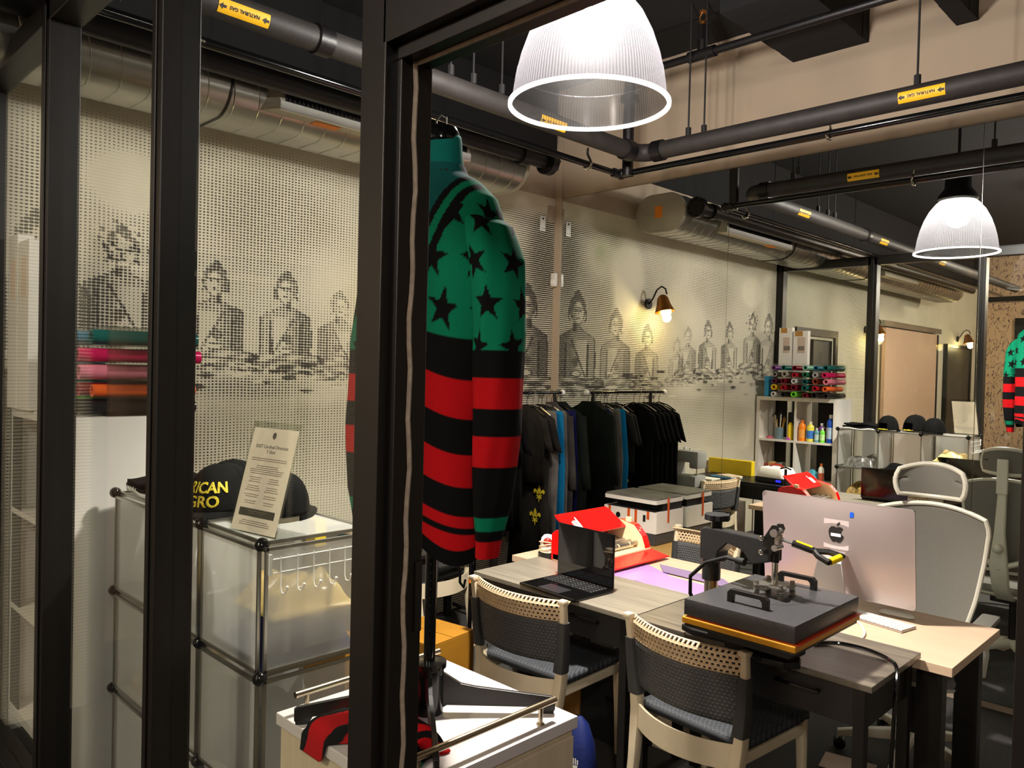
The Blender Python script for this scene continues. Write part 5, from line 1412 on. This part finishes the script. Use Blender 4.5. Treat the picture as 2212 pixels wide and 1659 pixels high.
# folded clothes in clear bags inside the cubes
def pile(c, d, m, lab, seed=0, nm='folded_clothes'):
    random.seed(seed); b = B()
    def g(u, v):
        e = min(u, 1-u, v, 1-v); h = d[2]*ss(e/.22)*(.72+.28*math.sin(u*7+seed)*math.cos(v*5+seed*2)+.10*math.sin(u*19+v*13))
        return (c[0]+(u-.5)*d[0], c[1]+(v-.5)*d[1], c[2]+max(0.0, h))
    b.grid(g, 26, 26)
    return cat(obj(nm, b, m, smooth='all', solid=.004), lab, 'clothes')
pile((1.997, -3.495, .846), (.33, .34, .13), 'clothnavy', 'dark folded clothes in the top right frosted cube', 1)
M_['bag'] = mat('gold_clear_plastic', (214, 186, 120), .25, 0, .3, 12)
pile((2.03, -3.48, .985), (.28, .30, .10), 'bag', 'shiny yellowish plastic bags on the dark clothes in the top right cube', 4, 'plastic_bags')
M_['silverbag'] = mat('crumpled_silver_film', (120, 120, 116), .2, .5, .5, 30, bump=.8)
pile((1.2, -3.48, .846), (.33, .33, .13), 'silverbag', 'crumpled clear-bagged clothes in the top left frosted cube', 2)
pile((1.6, -3.48, .846), (.33, .33, .07), 'clothblack', 'black bagged clothes in the top middle frosted cube', 3)
pile((1.2, -3.48, .456), (.33, .33, .22), mat('leopard_cloth', (150, 120, 60), .7, 0, .8, 30), 'tan patterned cloth in the middle left cube', 5)
pile((1.6, -3.48, .456), (.33, .33, .20), 'clothgreydk', 'grey cloth in the middle cube of the middle row', 6)
pile((2.0, -3.48, .456), (.33, .33, .24), 'clothgrey', 'pale grey cloth in the middle right cube', 7)
pile((2.0, -3.48, .061), (.33, .33, .2), 'clothgreydk', 'dark cloth in the bottom right cube', 8)
# folded shirts on top
for i, (z, m, w_, lab) in enumerate(((1.24, 'whiteplastic', .27, 'white folded shirt under the black ones on the cubes'), (1.253, 'clothblack', .28, 'black folded shirt with white lettering on the cubes'), (1.275, 'clothblack', .26, 'plain black folded shirt on top of the lettered one'))):
    b = B(); 
    def g(u, v, z=z, w_=w_, i=i):
        x = 1.175+(u-.5)*w_*1.15; y = -3.52+(v-.5)*.27
        return (x, y, z+.006*math.sin(u*9+i)+.004*math.sin(v*11+i*2)+(.012 if i == 2 else .005)*(1-(2*u-1)**4)*(1-(2*v-1)**4))
    b.grid(g, 20, 20); o = cat(obj('folded_shirt', b, m, smooth='all', solid=.014), lab, 'shirt', 'folded shirts on the cubes')
    if i == 1:
        b = B(); random.seed(5)
        for k in range(5):
            p0 = (1.02, -3.70+.0, 0)
            b.tube([(1.04+k*.022+.006*math.sin(q_), -3.662, 1.256+.006*math.sin(q_*2+k)) for q_ in (0, .8, 1.6, 2.4, 3.2)], .0018, 5)
        obj('script_lettering', b, 'keycap', o, world=True)

# ---- caps
def cap(loc, rz, lab, letters=None, s=1.0):
    t = thing('baseball_cap', lab, 'cap', loc, rz, 'black caps with gold stitching on the cubes')
    def dome(u, v):
        a = 2*PI*u; ph = v*PI/2; r_ = math.cos(ph)**.75; fl = 1+.10*max(0, math.cos(a+PI/2))
        return (.093*r_*math.cos(a)*s, .108*r_*math.sin(a)*fl*s, .012+.138*math.sin(ph)*s)
    b = B(); b.grid(dome, 48, 16)
    keep = []
    for k, fc in enumerate(b.f):                 # opening above the strap at the back (+Y)
        c = sum((Vector(b.v[i]) for i in fc), Vector())/4
        if not (c.y > .05*s and abs(c.x) < .042*s and .025*s < c.z < .075*s): keep.append(fc)
    b.f = keep; b.m = [0]*len(keep)
    obj('crown', b, 'clothblack', t, smooth='all', solid=.003)
    def brim(u, v):
        a = PI+PI*u; r_ = lerp(.95, 1.62, v)
        x = .092*math.cos(a)*lerp(1, 1.0, v)*s; y = .108*math.sin(a)*(1+.62*v*abs(math.sin(a))**.6)*s
        return (x, y, .018*s-.022*v*math.cos(a)**2*s-.008*v)
    b = B(); b.grid(brim, 28, 8); obj('brim', b, 'clothblack', t, smooth='all', solid=.004)
    obj('button', B().sph((0, 0, .150*s), (.010, .010, .006), 10, 6), 'clothblack', t, smooth=True)
    obj('back_strap', B().tube([(.05*s, .085*s, .018), (.02*s, .104*s, .018), (-.02*s, .104*s, .018), (-.05*s, .085*s, .018)], .008, 6), 'goldthread', t, smooth=True)
    for k in range(5):
        a = R(90+72*k); obj('eyelet', B().sph((.056*math.cos(a)*s, .066*math.sin(a)*s, .118*s), .004, 8, 5), 'matte_black', t)
    if letters:
        for line, (txt, size, z0, off) in enumerate(letters):
            def fn(x, y, z, z0=z0, off=off):
                zz = z0+y; ph = math.asin(min(.98, max(0, (zz-.012)/(.138*s)))); r_ = math.cos(ph)**.75
                a = -PI/2+(x+off)/(.10*s)
                rr = 1.02
                return (.093*r_*math.cos(a)*rr*s, .108*r_*math.sin(a)*1.10*rr*s-z, zz)
            text('embroidery', txt, size, 'goldthread', fn, t, .0012, world=False, bold=.0008)
    return t
cap((1.66, -3.56, 1.236), R(22), 'black cap with yellow embroidered capitals facing the glass, left of the sign', [('RICAN', .050, .082, .044), ('GRO', .052, .036, .034)], 1.12)
cap((1.865, -3.455, 1.236), R(-160), 'black cap behind the upright sign on the cubes')
b = cap((1.45, -3.42, 1.236), R(12), 'crumpled black cap behind the lettered one')
tg = thing('price_tag', 'white card tag with gold print leaning on the lettered cap', 'tag', (1.545, -3.665, 1.236), R(30))
obj('card', B().box((0, 0, .055), (.055, .0015, .10)), 'paper', tg); obj('print', B().box((0, -.0012, .04), (.035, .0006, .03)), 'goldthread', tg)

# ---- acrylic sign holder with the printed sheet
SGN = thing('sign_holder', 'tilted clear sign holder with a printed sheet standing on the frosted cubes', 'sign', (2.078, -3.605, 1.236), R(9))
tm = Matrix.Rotation(R(-15), 3, 'X')
def sg(x, y, z): return tuple(tm@Vector((x, -z, y))+Vector((0, -.06, .004)))
b = B().prism([(-.115, 0), (.115, 0), (.115, .345), (-.115, .345)], -.0035, -.0020, sg).prism([(-.115, 0), (.115, 0), (.115, .345), (-.115, .345)], .0020, .0035, sg).bb(-.115, .115, -.06, .05, 0, .004)
obj('acrylic', b, 'acrylic', SGN)
obj('sheet', B().add([sg(-.108, .004, 0), sg(.108, .004, 0), sg(.108, .325, 0), sg(-.108, .325, 0)], [(0, 1, 2, 3)]), 'paper', SGN)
def fr_(h): return lambda x, y, z: sg(x, y+h, .0014+z)
text('heading', 'EAST Cardinal Direction', .0155, 'ink', fr_(.262), SGN, .0002, world=False)
text('heading', 'T-Shirt', .0155, 'ink', fr_(.246), SGN, .0002, world=False)
obj('dark_bar', B().prism([(-.085, .050), (.085, .050), (.085, .074), (-.085, .074)], .0013, .0018, sg), 'ink', SGN)
b = B()
random.seed(2)
for y in (.228, .222, .205, .199, .193, .187, .181, .036, .030, .024): 
    w_ = random.uniform(.05, .088); b.prism([(-w_, y), (w_, y), (w_, y+.0020), (-w_, y+.0020)], .0013, .0016, sg)
for c in (-.045, .045):
    for r_ in range(13):
        if r_ in (3, 7, 10): continue
        y = .168-r_*.0066; w_ = random.uniform(.022, .036); b.prism([(c-w_, y), (c+w_, y), (c+w_, y+.0019), (c-w_, y+.0019)], .0013, .0016, sg)
for w_, y in ((.03, .060), (.045, .066)): b.prism([(-w_, y), (w_, y), (w_, y+.0015), (-w_, y+.0015)], .0018, .0020, sg)
obj('small_print', b, 'greyprint', SGN)
obj('crest', B().prism([(math.cos(a*PI/8)*.009, .302+math.sin(a*PI/8)*.011) for a in range(16)], .0013, .0016, sg), 'greyprint', SGN)

# ---- white open shelf in the corner, and what stands in it
t = thing('cube_shelf', 'white open shelf in the storefront corner carrying the rack of vinyl rolls', 'shelf', (.475, -3.64, 0))
KX0, KX1, KY0, KY1, KZ = .02, .93, -3.835, -3.445, 1.525
P4 = .445
zs = [KZ-.02-P4*k for k in range(4)]
obj('frame', B().bb(KX0, KX1, KY0, KY1, KZ-.04, KZ).bb(KX0, KX0+.04, KY0, KY1, .0, KZ-.04).bb(KX1-.04, KX1, KY0, KY1, 0, KZ-.04).bb(KX0+.04, KX1-.04, KY0, KY1, .10, .14), 'white', t, world=True)
obj('upright_divider', B().bb(.463, .487, KY0+.002, KY1-.002, .14, KZ-.04), 'white', t, world=True)
for z in (1.045, .60):
    obj('shelf_board', B().bb(KX0+.04, .463, KY0+.002, KY1-.002, z-.012, z+.012), 'white', t, world=True); obj('shelf_board', B().bb(.487, KX1-.04, KY0+.002, KY1-.002, z-.012, z+.012), 'white', t, world=True)
obj('back_liner', B().bb(KX0+.04, .20, KY0+.004, KY0+.010, .14, KZ-.04).bb(.56, .80, KY0+.004, KY0+.010, .14, KZ-.04), 'matte_black', t, world=True)
def bottle(x, y, z, h, r_, c, capc, lab, lb=None):
    t = thing('paint_bottle', lab, 'bottle', (x, y, z))
    obj('bottle_body', B().lathe([(0, 0), (r_, 0), (r_*1.02, .01), (r_, h*.7), (r_*.85, h*.78), (r_*.4, h*.86), (r_*.38, h*.88), (0, h*.88)], n=20), mat('bottle_paint', c, .3, 0, .05), t, smooth=True)
    obj('screw_cap', B().cyl((0, 0, h*.87), (0, 0, h), r_*.42, n=16), mat('bottle_cap', capc, .4, 0, .03), t, smooth=True)
    if lb: obj('bottle_label', B().lathe([(r_*1.03, h*.15), (r_*1.03, h*.55)], n=20), mat('bottle_label', lb, .5, 0, .2, 40), t, smooth=True)
zz = 1.058
for a in ((.535, -3.50, .225, .038, (240, 130, 20), (235, 120, 20), 'orange paint bottle, first in the row on the white shelf', (245, 160, 70)),
          (.625, -3.50, .215, .040, (226, 214, 80), (230, 220, 190), 'pale yellow paint bottle next to the orange one', (60, 120, 200)),
          (.700, -3.49, .15, .026, (96, 150, 160), (220, 220, 210), 'small grey-blue paint bottle in front of the purple one', (180, 200, 190)),
          (.715, -3.58, .20, .034, (110, 60, 130), (220, 220, 215), 'purple paint bottle in the back of the row', None),
          (.762, -3.49, .155, .027, (110, 210, 60), (230, 230, 220), 'small lime green paint bottle', (190, 230, 160)),
          (.775, -3.60, .19, .032, (150, 60, 70), (225, 225, 220), 'dark red paint bottle behind the green one', None),
          (.845, -3.50, .30, .042, (16, 70, 170), (235, 235, 230), 'tall blue paint bottle at the right end of the row', (170, 190, 215))):
    x, y, h, r_, c, cc, lab, lb = a; bottle(x, y, zz, h, r_, c, cc, lab, lb)
bottle(.76, -3.49, .613, .22, .030, (232, 226, 214), (240, 120, 30), 'white glue bottle with orange cap on the lower shelf', (190, 90, 60))
t = thing('brush_jar', 'glass jar of paint brushes on the upper left shelf', 'jar', (.26, -3.52, zz))
obj('jar', B().lathe([(0, 0), (.045, 0), (.048, .02), (.048, .13), (.044, .13), (.044, .01), (0, .01)], n=24), mat('blue_grey_glass_jar', (110, 130, 140), .15), t, smooth=True)
random.seed(9)
for k in range(9):
    a = random.uniform(0, 6.28); l = random.uniform(.24, .32); dx, dy = .035*math.cos(a), .035*math.sin(a)
    br = obj('paint_brush', B().cyl((dx*.5, dy*.5, .02), (dx*1.7, dy*1.7, l*.8), .004, n=8).cyl((dx*1.7, dy*1.7, l*.8), (dx*1.9, dy*1.9, l*.9), .006, n=8), ('honeywood', 'whiteplastic', 'cardyellow')[k % 3], t, smooth=True)
    obj('bristles', B().sph((dx*2.0, dy*2.0, l*.95), (.007, .005, .022), 8, 6), 'matte_black', br, smooth=True)
for x, c, lab, nm in ((.16, (214, 96, 120), 'pink tape roll on the upper left shelf', 'tape_roll'), (.39, (200, 80, 200), 'violet tape roll on the upper left shelf near the divider', 'tape_roll')):
    cat(obj(nm, B().lathe([(.018, 0), (.035, 0), (.035, .025), (.018, .025), (.018, 0)], (x, -3.50, zz), 20), mat('tape_colour', c, .4), smooth=True), lab, 'tape')
cat(obj('craft_box', B().bb(.34, .44, -3.64, -3.56, zz, zz+.30, .004), 'matte_black'), 'tall black tool pouch behind the brushes', 'pouch')
cat(obj('ochre_spray_can', B().lathe([(0, 0), (.03, 0), (.03, .15), (.02, .17), (.012, .19), (0, .19)], (.40, -3.50, zz), 18), 'yellowplastic', smooth=True), 'yellow can standing by the divider of the white shelf', 'can')
pile((.80-.14, -3.56, .613), (.16, .2, .14), mat('turquoise_yarn', (70, 160, 180), .8, 0, .4, 60), 'turquoise cloth bundle on the lower right shelf', 11, 'cloth_bundle')
for i, (x, c) in enumerate(((.10, (150, 60, 40)), (.15, (190, 150, 90)), (.20, (90, 60, 50)), (.25, (120, 120, 116)))):
    cat(obj('storage_tin', B().bb(x, x+.045, -3.62, -3.50, .613, .613+.16+.02*(i % 2), .004), mat('tin_%d' % i, c, .5)), ('rusty red tin, first', 'tan tin, second', 'dark brown tin, third', 'grey tin, fourth')[i]+' in the row on the lower left shelf', 'tin')
pile((.37, -3.55, .613), (.15, .2, .10), mat('orange_craft', (230, 110, 50), .6, 0, .5, 30), 'orange craft bits on the lower left shelf', 12, 'craft_materials')
obj_ = cat(obj('blue_binder', B().bb(.10, .15, -3.60, -3.46, 1.526, 1.75, .003), mat('bright_cyan_card', (40, 160, 220), .5)), 'bright blue upright box at the left end of the shelf top', 'box')

# ---- acrylic rack with thirty rolls of vinyl
t = thing('roll_rack', 'clear acrylic rack holding vinyl rolls on top of the white shelf', 'rack', (.55, -3.6, 1.526))
b = B()
RZ = [1.565, 1.637, 1.709, 1.781, 1.853]; RX = [.275, .39, .505, .62, .735, .85]
for x in (.215, .915): b.bb(x-.002, x+.002, -3.70, -3.40, 1.527, 1.892)
for z in RZ: b.bb(.217, .913, -3.70, -3.40, z-.0375, z-.0345)
b.bb(.217, .913, -3.70, -3.40, 1.889, 1.892)
obj('acrylic_frame', b, 'acrylic', t, world=True)
CN = {'purple': (110, 60, 120), 'teal': (20, 90, 84), 'dark red': (110, 16, 36), 'mint': (120, 170, 150), 'petrol blue': (30, 96, 120), 'plum': (90, 30, 60), 'grey': (130, 124, 118), 'warm grey': (150, 140, 128),
      'red': (170, 24, 40), 'green': (30, 100, 70), 'silver': (170, 168, 170), 'magenta': (196, 20, 84), 'pink': (214, 120, 140), 'white': (206, 204, 200), 'rust': (140, 60, 40), 'orange': (226, 96, 40), 'lime green': (110, 200, 50), 'black': (30, 26, 28), 'yellow': (214, 170, 40)}
ROWS = [['white', 'black', 'lime green', 'dark red', 'black', 'black'], ['yellow', 'red', 'dark red', 'teal', 'red', 'orange'], ['plum', 'dark red', 'white', 'teal', 'rust', 'pink'],
        ['grey', 'warm grey', 'red', 'green', 'silver', 'magenta'], ['purple', 'teal', 'dark red', 'mint', 'petrol blue', 'teal']]
od = ['first', 'second', 'third', 'fourth', 'fifth', 'last']; rn = ['bottom', 'second lowest', 'middle', 'second highest', 'top']
random.seed(4)
for r_, row in enumerate(ROWS):
    for c, nm in enumerate(row):
        rr = .029+random.uniform(-.004, .003); L = .44+random.uniform(-.06, .06); y1 = (-3.325 if nm != 'magenta' else -3.29)+random.uniform(-.012, .012); y0 = max(-3.80, y1-L); z = RZ[r_]-.0335+rr; x = RX[c]+random.uniform(-.006, .006)
        dz = 0
        b = B(); n = 22
        prof_ = [(rr, 0), (rr, 1), (rr*.62, 1), (rr*.58, 0), (rr, 0)]
        vs = []
        for (q_, yv) in prof_:
            for k in range(n):
                a = 2*PI*k/n; vs.append((x+q_*math.cos(a)+(0 if not (nm == 'orange') else 0), lerp(y0, y1, yv), z+q_*math.sin(a)+(.030*(yv-.0) if nm == 'orange' else 0)*0))
        b.add(vs, [(i*n+k, i*n+(k+1) % n, (i+1)*n+(k+1) % n, (i+1)*n+k) for i in range(4) for k in range(n)])
        cat(obj('vinyl_roll', b, 'roll', smooth=True, col=[lin(CN[nm])]*len(b.v)), '%s vinyl roll, %s from the left in the %s row of the rack' % (nm, od[c], rn[r_]), 'vinyl roll', 'vinyl rolls in the acrylic rack')

# ---- two tall white boxes behind the shelf
for i, (x0, x1, y0, y1, z, lab) in enumerate(((.09, .25, -3.44, -3.39, 0, ''),)): pass
for x0, x1, zt, lab in ((.09, .245, 2.31, 'tall narrow white box with a shipping label, in the corner nearest the mural'), (.26, .43, 2.27, 'second tall white box with a barcode label, beside the first behind the shelf')):
    t = thing('tall_box', lab, 'box', ((x0+x1)/2, -3.855+.008, 1.527))
    obj('box_body', B().bb(x0, x1, -3.866, -3.845, 1.527, zt, .002) if False else B().bb(x0, x1, -3.864, -3.80, 1.527, zt, .002), 'white', t, world=True)
    for yy in (-3.7992, -3.8646): obj('shipping_label', B().bb(x0+.05, x1-.03, yy-.0006, yy+.0006, 2.02, 2.20), 'paper', t, world=True)
    b = B()
    for k in range(12): b.bb(x0+.062+k*.006, x0+.062+k*.006+.0030, -3.7995, -3.7980, 2.05, 2.10)
    obj('barcode', b, 'ink', t, world=True)
    obj('brown_tape', B().bb(x0+.02, x1-.06, -3.80, -3.7985, zt-.06, zt-.002), 'card', t, world=True)

# ---- slim black stand between the far chair and the laptop desk
t = thing('pole_stand', 'slim black pole stand with an orange tag, left of the laptop desk', 'stand', (1.13, -1.885, 0))
obj('pole', B().cyl((0, 0, .02), (0, 0, .93), .012, n=14), 'gloss_black', t, smooth=True)
obj('base_disc', B().lathe([(0, 0), (.11, 0), (.11, .012), (.02, .022), (0, .022)], n=28), 'matte_black', t, smooth=True)
obj('top_clip', B().tube([(-.05, 0, .93), (0, 0, .945), (.05, 0, .93)], .007, 8), 'gloss_black', t, smooth=True)
obj('orange_tag', B().cyl((0, 0, .58), (0, 0, .605), .0135, n=14), 'orange', t)
